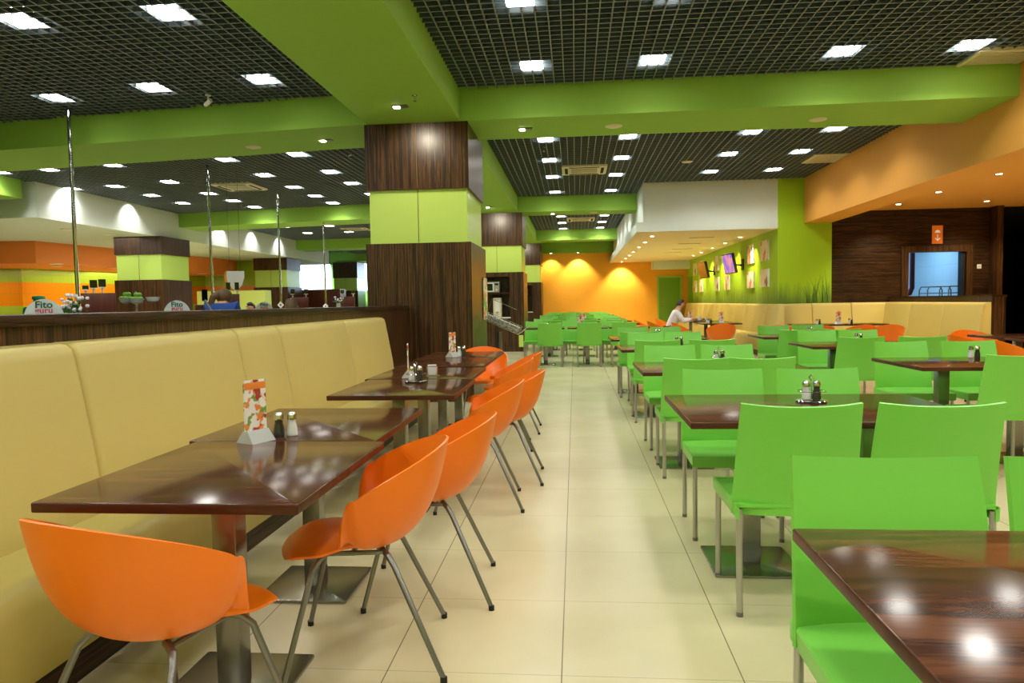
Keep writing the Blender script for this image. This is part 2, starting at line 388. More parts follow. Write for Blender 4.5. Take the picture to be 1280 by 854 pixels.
# dish room behind the serving window
rm = MB(); rm.box(6.2, 19.9, 0, 9.08, 20, 3); rm.box(6.1, 16.8, 0, 6.2, 20, 3); rm.box(9.0, 16.8, 0, 9.08, 19.9, 3); rm.box(6.1, 16.8, 2.9, 9.08, 20, 3)
struct(rm.build('wall_dish_room', M['tile_blue'], smooth=False))
light('dish_room_daylight', 'AREA', (7.9, 18.2, 2.85), 46, (.28, .62, 1.0), size=.9)  # bare area light added for the room's bluish daylight

# columns
def column(x0, x1, y0, y1, label, niche=False, top=BZ):
    root = thing('column', label, 'column'); root['kind'] = 'structure'
    cx, cy = (x0+x1)/2, (y0+y1)/2
    B(x0-.015, y0-.015, 2.72, x1+.015, y1+.015, top).build('upper_panel', M['wood_v'], root, smooth=False)
    B(x0+.02, y0+.02, 2.04, x1-.02, y1-.02, 2.72).build('lime_band', M['lime_panel'], root, smooth=False)
    j = MB(); j.box(cx-.004, y0+.016, 2.05, cx+.004, y0+.02, 2.72); j.box(cx-.004, y0-.018, 2.73, cx+.004, y0-.0155, top-.01); j.build('panel_joint', M['seam'], root, smooth=False)
    j = MB(); j.box(cx-.003, y0-.0325, .02, cx+.003, y0-.0302, .84 if niche else 2.03); j.build('lower_joint', M['black'], root, smooth=False)
    if not niche:
        B(x0-.03, y0-.03, 0, x1+.03, y1+.03, 2.04).build('lower_panel', M['wood_v'], root, smooth=False)
    else:
        a, b, c, d = x0-.03, y0-.03, x1+.03, y1+.03
        m = MB(); xa, xb = a+.1, c-.36
        for q in ((a, b, 0, c, d, .86), (a, b, 1.93, c, d, 2.04), (a, b, .86, xa, d, 1.93), (xb, b, .86, c, d, 1.93), (xa, b+.5, .86, xb, d, 1.93)): m.box(*q)
        m.build('lower_panel', M['wood_v'], root, smooth=False)
        B(xa, b+.02, 1.49, xb, b+.5, 1.53).build('shelf', M['wood_h'], root, smooth=False)
        B(xa-.02, b-.03, .86, xb+.02, b+.48, .89).build('counter_slab', M['white'], root, smooth=False)
    return root
column(-2.63, -1.33, 9.0, 10.4, 'dark wood column with lime band where the banquette ends')
column(-2.63, -1.33, 18.2, 19.6, 'dark wood and lime column holding the microwave niche', True)
column(-2.63, -1.33, 27.9, 29.3, 'farthest dark wood and lime column beside the orange wall', True)
column(-12.3, -11.0, 18.2, 19.6, 'dark wood and lime column in the serving area, nearest', top=3.2)
column(-12.75, -11.4, 27.5, 28.9, 'dark wood and lime column beside the bright windows', top=3.2)
column(-12.8, -11.5, 37.0, 38.3, 'dark wood and lime column farthest back in the serving area', top=3.55)

# white bulkhead and kitchen on the serving side
struct(MB().prism([(-24, 14.1), (-11.1, 13.95), (-11.25, 32), (-24, 32)], 3.2, 4.5).build('bulkhead', M['white_plaster'], smooth=False), 'white bulkhead over the serving area')
struct(MB().prism([(-17.6, 18.2), (-14.9, 18.6), (-13.9, 28.4), (-17.6, 28.4)], 2.58, 3.2).build('kitchen_hood_front', mat('deep_orange_plaster', (250, 142, 62), .6), smooth=False), 'orange kitchen hood')
struct(B(-24, 18.0, 2.58, -17.5, 28.6, 3.2).build('kitchen_hood_front', bpy.data.materials['deep_orange_plaster'], smooth=False), 'orange kitchen hood')
struct(MB().prism([(-24, 20.3), (-17.0, 20.6), (-15.4, 28.6), (-12.9, 28.7), (-12.9, 28.95), (-24, 28.95)], 0, 3.2).build('wall_kitchen', M['kitchen_tile'], smooth=False))
# far end with daylight windows
struct(B(-24, 42, 0, -2.5, 42.2, 4.5).build('wall_far', M['green_beam'], smooth=False))
M['daylight'] = mat('bright_window_daylight', (255, 255, 255), .3, emit=(214, 236, 255), es=5)
for k, (x0, x1) in enumerate(((-17, -14.6), (-14.4, -11.9), (-11.7, -9.0), (-8.8, -6.2))):
    f = MB()
    for q in ((x0, 41.9, 2.1, x1, 42.0, 2.16), (x0, 41.9, 3.74, x1, 42, 3.8), (x0, 41.9, 2.1, x0+.06, 42, 3.8), (x1-.06, 41.9, 2.1, x1, 42, 3.8)): f.box(*q)
    fo = struct(f.build('window_%d' % (k+1), M['white'], smooth=False)); B(x0+.06, 41.97, 2.16, x1-.06, 41.99, 3.74).build('glass', M['daylight'], fo, smooth=False)
light('window_daylight', 'AREA', (-11.5, 41.7, 2.5), 260, (.55, .78, 1.0), size=10, shape='RECTANGLE', size_y=2).rotation_euler = (PI/2, 0, 0)
# far brown counters
tag(B(-14.6, 30, 0, -10.1, 30.8, 1.98).build('service_counter', M['mahogany'], smooth=False), 'long dark brown counter in front of the bright windows', 'counter')
tag(B(-13.8, 25, 0, -11.2, 25.5, 1.87).build('tiled_counter', mat('pale_green_tile', (206, 222, 116), .4), smooth=False), 'pale green counter in front of orange kitchen tiles', 'counter')

# low partition behind the banquette
p = thing('partition', 'low dark wood partition behind the long beige banquette', 'partition'); p['kind'] = 'structure'
B(-2.62, -4, 0, -2.14, 8.97, 1.20).build('panel', M['wood_v'], p, smooth=False)
MB().slab(-2.64, -4, -2.12, 8.97, 1.20, 1.245, .005, .003).build('top_cap', M['wood_h'], p)
p = thing('partition', 'low dark wood partition behind the bench by the serving window', 'partition'); p['kind'] = 'structure'
B(6.98, 12.62, 0, 7.20, 16.56, 1.22).build('panel', M['wood_v'], p, smooth=False)
B(6.97, 12.60, 1.22, 7.21, 16.56, 1.25).build('top_cap', M['wood_h'], p, smooth=False)

# doors in the back wall
def door(n, x0, x1, z1, y, m):
    d = thing('door_%d' % n, None, None); d['kind'] = 'structure'; d['label'] = 'green door in the orange back wall'
    MB().slab(x0, y-.03, x1, y+.02, 0, z1, .002, .002).build('door_leaf', m, d)
    f = MB(); f.box(x0-.07, y-.06, 0, x0, y+.02, z1+.07); f.box(x1, y-.06, 0, x1+.07, y+.02, z1+.07); f.box(x0, y-.06, z1, x1, y+.02, z1+.07); f.build('door_frame', M['green_beam'], d, smooth=False)
    MB().tube([(x0+.08, y-.03, 1.02), (x0+.08, y-.08, 1.02), (x0+.2, y-.08, 1.02)], .01).build('door_handle', M['steel'], d)
M['green_door'] = mat('green_door_paint', (110, 160, 34), .45)
door(1, 3.42, 4.26, 2.16, 29.5, M['green_door'])
d = thing('door_2', None, None); d['kind'] = 'structure'; d['label'] = 'narrow green door at the end of the mural wall'
B(4.53, 28.3, 0, 4.58, 29.2, 2.16).build('door_leaf', M['green_door'], d, smooth=False)

# painted tall grass on the mural wall
gb = MB()
for k in range(34):
    x = random.uniform(5.2, 5.74) if k % 3 else random.uniform(4.9, 5.7); h = random.uniform(.25, .75)*(.5+.7*(x-4.9)/.84); dx = random.uniform(-.22, .16)*h*1.6
    z0 = 1.1; L = []
    for i in range(6):
        t = i/5; L.append((x+dx*t*t, 16.597, z0+h*t, .009*(1-t)+.001))
    b0 = len(gb.v)
    for (a, y, z, ww) in L: gb.v += [(a-ww, y, z), (a+ww, y, z)]
    for i in range(5): gb.quad(b0+2*i, b0+2*i+1, b0+2*i+3, b0+2*i+2)
gw = [o for o in COL.objects if o.name == 'wall_green'][0]
gb.build('painted_grass', mat('dark_green_paint', (92, 132, 30), .6), gw, smooth=False)

# ------------------------------------------------------------ lamps in the grilles
LAMP_W = 67
def mk_ceiling_light():
    t = thing('ceiling_light', '', 'ceiling light')
    m = MB(); s = .125
    m.box(-s, -s, .0, s, s, .085); m.build('lamp_panel', M['lamp'], t, smooth=False)
    h = MB(); h.box(-s-.012, -s-.012, .085, s+.012, s+.012, .16); h.box(-.01, -.01, .16, .01, .01, 4.5-GZ+.004); h.build('lamp_housing', M['steel'], t, smooth=False)
    light('lamp_beam', 'SPOT', (0, 0, -.012), LAMP_W, (1, .985, .93), t, spot_size=math.radians(146), spot_blend=.45, shadow_soft_size=.13)
    return t
clight = Maker(mk_ceiling_light)
ORD = ['first', 'second', 'third', 'fourth', 'fifth', 'sixth', 'seventh', 'eighth']
def lights(rows, cols, bay, skip=()):
    for i, y in enumerate(rows):
        for j, x in enumerate(cols):
            if (i, j) in skip: continue
            dx, dy = (0, y) if not isinstance(y, tuple) else (0, y[min(j, len(y)-1)])
            clight((x, dy, GZ-.004), 0, 'square ceiling light in %s, %s row back, %s from beam' % (bay, ORD[i], ORD[j]), 'square lights in ' + bay)
lights([-2.6, -.8, 1.0, 2.8, 4.6, 6.42, 8.18], [-.455, .903, 2.95, 4.28], 'the near grille, aisle side')
lights([11.85, 13.6, 15.38, 17.5], [-.45, .9, 2.87, 4.15], 'the second grille, aisle side', skip=((3, 2), (3, 3)))
lights([20.8, 22.5, 24.35, 26.25], [-.4, .95], 'the third grille, aisle side')
lights([-2.6, -.8, 1.0, 2.8, 4.6, 6.3, (8.24, 8.35, 8.55)], [-3.64, -5.06, -6.46], 'the near grille, serving side')
lights([(12.3, 12.5, 12.6, 12.8, 12.9), (14.0, 14.1, 14.5, 14.76, 14.9), (15.35, 15.6, 16.1, 16.1, 16.3), (16.9, 16.94, 17.3, 17.43, 17.45), (18.1, 18.2, 18.5, 18.8, 18.75)], [-4.84, -6.25, -8.5, -9.9, -11.0], 'the second grille, serving side', skip=((4, 3), (4, 4), (3, 4), (2, 4)))
lights([22.0, 23.3, 25.4], [-4.6, -6.4, -8.15, -9.7], 'the third grille, serving side')
lights([31.0, 33.5], [-6.4, -8.15, -9.7], 'the farthest grille, serving side')

def mk_downlight():
    t = thing('downlight', '', 'downlight')
    MB().lathe([(.045, -.001), (.062, -.006), (.064, 0), (.05, .002)], seg=20).build('trim_ring', M['steel'], t)
    MB().lathe([(.001, -.004), (.044, -.004), (.044, .001)], seg=20).build('lens', M['spot_lens'], t)
    return t
dl = Maker(mk_downlight)
def downlight(x, y, z, label, group, power=0, aim=None, size=70, blend=.6, col=(1, .86, .6)):
    t = dl((x, y, z), 0, label, group)
    if power:
        l = light('spot_beam', 'SPOT', (0, 0, -.02), power, col, t, spot_size=math.radians(size), spot_blend=blend, shadow_soft_size=.03)
        if aim: l.rotation_euler = (Vector(aim)-Vector((x, y, z))).to_track_quat('-Z', 'Y').to_euler()
for k, x in enumerate((-.95, .15)):
    downlight(x, 29.1, 3.235, 'small downlight over the orange wall, %s from the columns' % ORD[k], 'downlights washing the orange wall', 110, (x, 29.55, 1.8), 95)
for k, y in enumerate((17.73, 19.5, 21.3, 23.3, 25, 26.8, 29.0)):
    downlight(1.9, y, 2.821, 'round downlight on the open edge of the white bulkhead, %s in line' % ORD[k], 'downlights along the open edge of the white bulkhead', 60 if k < 6 else 130, None if k < 6 else (1.9, 29.6, 1.6), 95)
for k, y in enumerate((18.6, 20.45, 22.3, 24.2, 25.8)):
    downlight(4.2, y, 2.821, 'round downlight above the picture wall, %s in line' % ORD[k], 'downlights above the picture wall', 70, (4.55, y, 1.7), 80)
for k, (x, y) in enumerate(((6.74, 12.07), (6.73, 13.93), (6.74, 15.6), (8.43, 15.5))):
    downlight(x, y, 3.169, 'round downlight in the orange dropped ceiling, %s' % ('nearest the tables', 'middle of its row', 'close above the wooden wall', 'next to the dark opening')[k], 'downlights in the orange dropped ceiling', 45, None, 110)
for k, (x, y) in enumerate(((6.74, 3), (6.74, 6), (6.74, 9), (9, 9), (9, 12.5))):
    downlight(x, y, 3.169, 'round downlight farther along the orange dropped ceiling', 'other downlights in the orange dropped ceiling', 60, None, 120)
def mk_square_spot():
    t = thing('square_spotlight', '', 'spotlight')
    m = MB(); m.box(-.09, -.05, -.012, .09, .05, 0); m.build('housing', M['grey_metal'], t, smooth=False)
    MB().slab(-.08, -.04, -.008, .04, -.02, -.011, .01, .002).build('lens', M['spot_lens'], t)
    return t
sq = Maker(mk_square_spot)
for k, (x, y, lab, aim, pw) in enumerate(((-1.98, 8.2, 'bright square spotlight under the green beam just before the nearest column', (-1.9, 9.0, 2.9), 45), (-.62, 9.5, 'square spotlight under the green cross beam by the column', None, 12), (-3.4, 9.7, 'square spotlight under the green beam over the serving side', None, 12), (-2.0, 17.0, 'small spotlight under the long beam before the microwave column', (-1.95, 18.2, 2.9), 40), (-1.98, 26.6, 'small spotlight under the long beam before the farthest column', (-1.95, 27.9, 2.9), 30), (-.5, 18.6, 'small square spotlight under the second green cross beam', None, 8))):
    t = sq((x, y, BZ), 0, lab, 'square spotlights under the green beams')
    l = light('spot_beam', 'SPOT', (0, 0, -.03), pw, (1, .9, .7), t, spot_size=math.radians(95), spot_blend=.7, shadow_soft_size=.04)
    if aim: l.rotation_euler = (Vector(aim)-Vector((x, y, BZ))).to_track_quat('-Z', 'Y').to_euler()
# kitchen soffit lamps and hood lamps, then bare fill lights
def mk_oval():
    t = thing('recessed_lamp', '', 'ceiling light')
    MB().lathe([(.16, 0), (.17, -.012), (.145, -.014)], seg=24).build('trim_ring', M['white'], t)
    MB().lathe([(.001, -.012), (.144, -.012), (.144, -.004)], seg=24).build('lens', mat('warm_lamp_lens', (255, 255, 255), .4, emit=(255, 250, 232), es=26), t)
    return t
ov = Maker(mk_oval)
for k, (x, y) in enumerate(((-12.1, 16.2), (-11.9, 18.0 - .6), (-11.9, 22.5), (-12.1, 25.2), (-12.3, 30.5))):
    ov((x, y, 3.2), 0, 'round white lamp in the white soffit over the serving area, %s' % ('nearest the tables', 'second along it', 'behind the near column', 'between the two columns', 'nearest the windows')[k], 'round lamps in the white soffit')
for k, (x, y) in enumerate(((-14.6, 19.0), (-15.4, 20.0), (-14.5, 21.6), (-14.8, 24.3), (-14.3, 26.3), (-14.2, 27.6), (-17.8, 19.6))):
    ov((x, y, 2.58), 0, 'round lamp under the orange kitchen hood, %s from the near end' % ORD[k], 'round lamps under the orange kitchen hood')
light('soffit_fill', 'AREA', (-12.4, 19, 3.17), 110, (1, .97, .9), size=1.6, shape='RECTANGLE', size_y=9)  # unseen fill added to brighten the orange hood front
light('kitchen_fill', 'AREA', (-15.9, 23.5, 2.55), 70, (1, .95, .75), size=1.2, shape='RECTANGLE', size_y=6)  # bare area lights added to brighten the kitchen, no fixtures
light('kitchen_fill', 'AREA', (-18.5, 19.4, 2.55), 34, (1, .95, .75), size=3, shape='RECTANGLE', size_y=.8)
for k in range(6):
    l = light('soffit_fill_wash', 'SPOT', (-10.85, 14.8+k*2.3, 3.9), 48, (1, 1, .96), None, spot_size=1.9, spot_blend=.6, shadow_soft_size=.05)  # bare spots without fixtures, added to wash the bulkhead with light
    l.rotation_euler = (Vector((-11.3, 14.8+k*2.3, 3.2))-l.location).to_track_quat('-Z', 'Y').to_euler()

# ceiling fittings
def cassette(x, y, label):
    t = thing('air_conditioning_cassette', label, 'air conditioner', (x, y, GZ))
    m = MB(); m.slab(-.45, -.45, .45, .45, -.03, .02, .04, .01); m.build('panel', M['cream'], t)
    g = MB(); g.slab(-.26, -.26, .26, .26, -.036, -.028, .01, .002)
    g.build('intake_grille', mat('cream_slats', (168, 160, 134), .5), t)
    v = MB()
    for s in (-1, 1): v.box(-.3, s*.36-.03, -.034, .3, s*.36+.03, -.028); v.box(s*.36-.03, -.3, -.0345, s*.36+.03, .3, -.0285)
    v.build('air_outlet', M['void'], t, smooth=False)
cassette(.22, 14.65, 'square cream air conditioning cassette in the grille over the aisle')
cassette(.22, 23.4, 'square cream air conditioning cassette in the farther grille before the orange wall')
cassette(-7.35, 15.3, 'square cream air conditioning cassette in the grille over the serving area')
cassette(-7.6, 24.5, 'square cream air conditioning cassette in the farther serving grille')
def vent(x0, x1, y0, y1, label):
    t = thing('ceiling_vent', label, 'air vent', ((x0+x1)/2, (y0+y1)/2, GZ)); a, b = (x1-x0)/2, (y1-y0)/2
    f = MB(); w_ = .05
    for q in ((-a, -b, -.02, a, -b+w_, .02), (-a, b-w_, -.02, a, b, .02), (-a, -b+w_, -.02, -a+w_, b-w_, .02), (a-w_, -b+w_, -.02, a, b-w_, .02)): f.box(*q)
    f.build('frame', M['cream'], t, smooth=False)
    s = MB()
    n = int((2*b-2*w_)/.045)
    for i in range(n): y = -b+w_+.02+i*.045; s.box(-a+w_, y, -.012, a-w_, y+.02, .012)
    s.build('slats', M['cream'], t, smooth=False)
vent(4.45, 5.12, 8.35, 8.93, 'cream slatted air vent beside the orange bulkhead, nearest')
vent(4.5, 5.12, 13.9, 14.7, 'cream slatted air vent beside the orange bulkhead, in the farther grille')
def disc(x, y, z, label, r=.11):
    t = thing('ceiling_speaker', label, 'speaker', (x, y, z))
    MB().lathe([(.001, -.012), (r*.82, -.012), (r, -.004), (r, 0)], seg=24).build('cover', M['cream'], t)
disc(.535, 9.55, BZ, 'round cream speaker under the green cross beam by the aisle'); disc(3.15, 9.62, BZ, 'round cream speaker under the green cross beam towards the orange bulkhead')
disc(-4.56, 9.95, BZ, 'round cream speaker under the green beam over the serving side'); disc(.5, 18.6, BZ, 'round cream speaker under the second cross beam'); disc(2.2, 14.2, GZ, 'round smoke detector in the second grille')
def sprinkler(x, y, z, label):
    t = thing('sprinkler', label, 'sprinkler', (x, y, z))
    m = MB(); m.lathe([(.03, 0), (.03, -.008), (.008, -.012), (.008, -.06), (.022, -.065), (.022, -.07), (.003, -.072)], seg=12); m.build('head', M['chrome'], t)
sprinkler(-.498, 12.43, GZ, 'sprinkler head in the second grille before the lights'); sprinkler(.26, 12.56, GZ, 'sprinkler head in the second grille before the air conditioner')
sprinkler(-1.72, 7.8, BZ, 'sprinkler head under the long green beam'); sprinkler(-3.95, 12.5, GZ, 'sprinkler head in the serving area grille near the column')
cmr = thing('security_camera', 'small white security camera hanging from the grille over the banquette', 'camera', (-4.55, 9.2-.5, GZ))
MB().tube([(0, 0, 0), (0, 0, -.08)], .012).build('stem', M['white'], cmr); MB().tube([(-.05, .02, -.12), (.05, -.03, -.08)], .026, 12).build('housing', M['white'], cmr); MB().lathe([(.035, 0), (.035, -.015)], seg=12).build('mount', M['white'], cmr)
for k, (x, y) in enumerate(((3.2, 18.4), (3.2, 20.3), (3.3, 22.3), (3.2, 23.9))):
    t = thing('slot_diffuser', 'long slot air diffuser in the white soffit, %s from the open end' % ORD[k], 'air vent', (x, y, 2.822), 0, 'slot diffusers in the white soffit')
    B(-.32, -.05, -.008, .32, .05, 0).build('frame', M['cream'], t, smooth=False); B(-.3, -.015, -.011, .3, .015, -.006).build('slot', M['void'], t, smooth=False)

# ------------------------------------------------------------ green chair
def mk_green():
    t = thing('green_chair', '', 'chair')          # origin on the floor below the seat centre, faces +Y
    W = .235
    def seatf(u, v):      # u across, v front -> back
        x = (u-.5)*2; y = .235-.45*v
        z = .452-.010*math.cos(x*PI/2)*math.sin(PI*min(1, v*1.1))
        fr = max(0, (.10-v)/.10); z -= .012*fr*fr
        return (x*W*(1-.02*v), y, z)
    s = MB().sheet(lambda u, v: seatf(1-u, v), 12, 12, .012)
    # deep skirt around the seat
    def ring(z, g): return [(-W-g, .237+g, z), (-W-g, -.215, z), (-W+.014, -.215, z), (-W+.014, .222, z), (W-.014, .222, z), (W-.014, -.215, z), (W+g, -.215, z), (W+g, .237+g, z)]
    s.loops([ring(.392, -.004), ring(.40, .001), ring(.446, .002), ring(.4515, -.003)])
    s.build('seat', M['green_plastic'], t, ang=40)
    def backf(u, v):      # v bottom -> top
        x = (u-.5)*2
        y0 = -.200-.055*v-.030*v*v            # leans back towards the top
        if v < .15: y0 += .02*(1-v/.15)**2*0
        wrap = .040*abs(x)**2.6*(1-.25*v)
        y = y0+wrap+.004
        z = .405+.455*v-.012*(1-x*x)*v**4
        return (x*(W+.004-.016*v), y, z)
    b = MB().sheet(backf, 18, 16, -.013)
    b.build('backrest', M['green_plastic'], t, ang=45)
    for sx, sy in ((-1, 1), (1, 1), (-1, -1), (1, -1)):
        x, y = sx*(W-.016), (.205 if sy > 0 else -.198)
        m = MB().tube([(x, y, .43 if sy < 0 else .40), (x, y+(-.012 if sy < 0 else .0), .012)], .0125, 12)
        l = m.build('leg', M['alu'], t)
        MB().tube([(x, y+(-.012 if sy < 0 else 0), .018), (x, y+(-.012 if sy < 0 else 0), 0)], .0135, 12).build('foot_cap', M['grey_metal'], l)
    return t
gchair = Maker(mk_green)
def green(x, yback, face, label, group, jit=.012):
    """yback = y of the top of the backrest; face +1 looks away from the camera, -1 looks at it"""
    a = random.uniform(-.02, .02)
    if face > 0: gchair((x, yback+.27, 0), a, label, group)
    else: gchair((x, yback-.27, 0), PI+a, label, group)

def pedestal(t, x, y, top=.722, w=.04, b=.20):
    m = MB(); m.slab(x-b, y-b, x+b, y+b, 0, .012, .01, .003); m.build('base_plate', M['steel'], t)
    m = MB(); m.slab(x-w, y-w, x+w, y+w, .012, top-.006, .004, .002); m.build('pedestal', M['steel'], t)
def mk_table(w, d, peds, name='dining_table'):
    def fn():
        t = thing(name, '', 'table')
        m = MB(); m.slab(-w/2, -d/2, w/2, d/2, .722, .750, .006, .004, 3); o = m.build('tabletop', [M['table'], M['table_edge']], t)
        for p_ in o.data.polygons: p_.material_index = 0 if p_.normal.z > .9 else 1
        for px, py in peds: pedestal(t, px, py)
        m = MB(); m.slab(-w/2+.12, -.05, w/2-.12, .05, .714, .722, .005, .002); m.build('cross_frame', M['steel'], t)
        return t
    return fn
tb = Maker(mk_table(1.23, .88, ((-.27, 0), (.27, 0))))
NEARROW = ['the nearest table', 'the second table', 'the third table', 'the fourth table', 'the fifth table']
# row beside the aisle (front faces: y near, y far)
rowA = [(.72, 1.60), (2.97, 3.87), (5.06, 5.98), (7.38, 8.34), (9.40, 10.4)]
for k, (a, b) in enumerate(rowA):
    tb((1.088, (a+b)/2, 0), 0, 'dark walnut table with green chairs beside the aisle, %s' % ('nearest, its top filling the corner', 'second, with salt and pepper', 'third', 'fourth', 'fifth and last')[k], 'walnut tables in the aisle row')
gA = 'green chairs of the aisle row'
def lab(side, seat, tab, row): return 'green chair %s, %s seat at %s of the %s row' % (side, seat, tab, row)
FC, FA = 'facing the camera', 'with back to camera'
for k, (yb, face) in enumerate([(1.86, -1), (2.77, 1), (4.20, -1), (4.98, 1), (6.47, -1), (7.29, 1), (9.05, -1), (9.24, 1), (10.95, -1)]):
    tab = [0, 1, 1, 2, 2, 3, 3, 4, 4][k]
    xs = [(.765, 1.285), (.855, 1.37), (.835, 1.37), (.835, 1.27), (.84, 1.34), (.83, 1.37), (.88, 1.33), (.80, 1.25), (.88, 1.36)][k]
    for q, x in enumerate(xs):
        green(x, yb, face, lab(FA if face > 0 else FC, ('aisle', 'inner')[q], NEARROW[tab].replace('the nearest table', 'the nearest table'), 'aisle'), gA)
# second row of tables
rowB = [(5.18, 6.22), (7.54, 8.5), (9.45, 10.45)]
for k, (a, b) in enumerate(rowB):
    tb((3.065, (a+b)/2, 0), 0, 'dark walnut table with green chairs in the row behind, %s from the camera' % ORD[k], 'walnut tables in the inner row')
gB = 'green chairs of the inner row'
for (x, yb, face, seat, tab) in [(2.97, 5.0, 1, 'near', 0), (2.88, 6.62, -1, 'near', 0), (3.44, 6.6, -1, 'far', 0), (2.86, 7.40, 1, 'near', 1), (3.45, 7.39, 1, 'far', 1),
        (2.95, 9.05, -1, 'near', 1), (3.43, 9.02, -1, 'far', 1), (2.83, 9.33, 1, 'near', 2), (3.37, 9.32, 1, 'far', 2), (2.92, 10.85, -1, 'near', 2), (3.46, 11.0, -1, 'far', 2)]:
    green(x, yb, face, lab(FA if face > 0 else FC, {'near': 'aisle-side', 'far': 'wall-side'}[seat], ('the first table', 'the second table', 'the third table')[tab], 'inner'), gB)
# block of tables in front of the orange wall
tbf = Maker(mk_table(.78, .78, ((0, 0),)))
rowsF = [13.95, 16.1, 18.25, 20.4, 22.55, 24.7, 26.8]
gF = 'green chairs in the block before the orange wall'
RW = ['first', 'second', 'third', 'fourth', 'fifth', 'sixth', 'last']
for r, y in enumerate(rowsF):
    for c, x in enumerate((-.60, .24, 1.05)):
        wh = ('by the columns', 'in the middle', 'on the bench side')[c]
        tbf((x, y+.38, 0), 0, 'small walnut table before the orange wall, %s row, %s' % (RW[r], wh), 'tables before the orange wall')
        xn = (-.485, .245, .885)[c]; xf = (-.83, -.05, .78)[c]+(.0 if r == 0 else .06*(r % 3))
        green(xn+(.02*((r*3+c) % 3)), y-.30+(.05 if r else 0), 1, 'green chair with back to camera, %s row before the orange wall, %s' % (RW[r], wh), gF)
        green(xf, y+1.12, -1, 'green chair facing the camera, %s row before the orange wall, %s' % (RW[r], wh), gF)

# ------------------------------------------------------------ orange chair
def mk_orange():
    t = thing('orange_armchair', '', 'chair')      # faces +Y, origin on the floor under the seat
    PM = math.radians(118)
    def wrap(u, v):        # u around the sitter from one arm tip to the other, v from under the seat up to the rim
        ph = (u-.5)*2*PM; e = abs(ph)/PM
        h = .778-.145*min(1, e/.80)**1.8
        tip = max(0, (e-.84)/.16); zt = h-.16*tip**2.4          # rounded arm tip
        zb = .422+.05*tip**2
        g = 1-(1-v)**2.6                                       # bowl profile
        ax = .11+(.158)*g+.022*v*v; ay = .08+(.155)*g+.055*v*v*(1-e)**.5
        z = zb+(zt-zb)*(v**1.5)
        return (ax*math.sin(ph), -.045-ay*math.cos(ph)*(1.0 if math.cos(ph) > 0 else .62), z)
    m = MB().sheet(lambda u, v: wrap(1-u, v), 56, 18, -.008)
    def seat(u, v):
        x = (u-.5)*2; y = .255-.365*v
        z = .446+.006*x*x-.022*max(0, 1-v/.16)**2-.012*max(0, (v-.35)/.65)
        w = .205+.01*math.sin(v*PI)-.08*min(1, max(0, (v-.38)/.24)); 
        c = .05*max(0, 1-v/.12)**2
        return (x*(w-c*abs(x)), y+.0-.03*x*x*(1-v), z-.02*abs(x)**4*(1-v))
    m.sheet(lambda u, v: seat(1-u, v), 18, 20, .009)
    m.build('shell', M['orange_plastic'], t, ang=60)
    f = MB()
    f.tube([(-.125, .12, .414), (-.125, -.10, .410)], .009, 8); f.tube([(.125, .12, .414), (.125, -.10, .410)], .009, 8); f.tube([(-.125, 0, .412), (.125, 0, .412)], .011, 8)
    f.build('under_frame', M['grey_metal'], t)
    for sx, sy in ((-1, 1), (1, 1), (-1, -1), (1, -1)):
        x0, y0 = sx*.15, (.11 if sy > 0 else -.12); x1, y1 = sx*.245, (.225 if sy > 0 else -.30)
        l = MB().tube([(x0-sx*.05, y0*.8, .412), (x0, y0, .404), (x0+sx*.02, y0+.02*sy, .376), (x1, y1, .012)], .0115, 10, .0095).build('leg', M['grey_metal'], t)
        MB().tube([(x1, y1, .02), (x1+sx*.002, y1, 0)], .012, 10).build('foot_cap', M['black'], l)
    return t
och = Maker(mk_orange)
gO = 'orange armchairs along the banquette tables'
# rz: facing +Y rotated; facing -X is rz=+90deg
for (x, y, a, l_) in [(-1.11, 1.80, -.32, 'orange armchair seen from behind at the near end of the nearest banquette table'),
        (-.79, 2.46, PI/2+.18, 'orange armchair at the nearest banquette table, turned a little to the camera'),
        (-.68, 3.05, PI/2+.10, 'orange armchair at the second banquette table, right behind the turned one'),
        (-.655, 4.40, PI/2+.12, 'orange armchair at the third banquette table, nearest of the farther group'),
        (-.55, 5.05, PI/2+.04, 'orange armchair at the fourth banquette table'),
        (-.70, 6.15, PI/2+.10, 'orange armchair at the fifth banquette table'),
        (-.66, 6.95, PI/2+.02, 'orange armchair at the sixth banquette table'),
        (-1.02, 7.55, PI, 'orange armchair facing the camera behind the last banquette table')]:
    och((x, y, 0), a, l_, gO)
tl = Maker(mk_table(.735, .84, ((-.06, .05),)))
gT = 'walnut tables along the banquette'
tl((-1.085, 2.165, 0), 0, 'dark walnut table nearest the camera by the beige banquette', gT)
for (x, y, l_) in [(-1.12, 3.01, 'dark walnut table pushed behind the nearest banquette table, with menu stand'), (-1.045, 4.32, 'third walnut table along the banquette, with a cruet caddy'), (-1.08, 5.18, 'fourth walnut table along the banquette, pushed behind the caddy table'),
        (-1.12, 6.16, 'fifth walnut table along the banquette, before the column'), (-1.12, 7.02, 'last walnut table along the banquette, with menu stand by the column')]:
    tl((x, y, 0), 0, l_, gT)

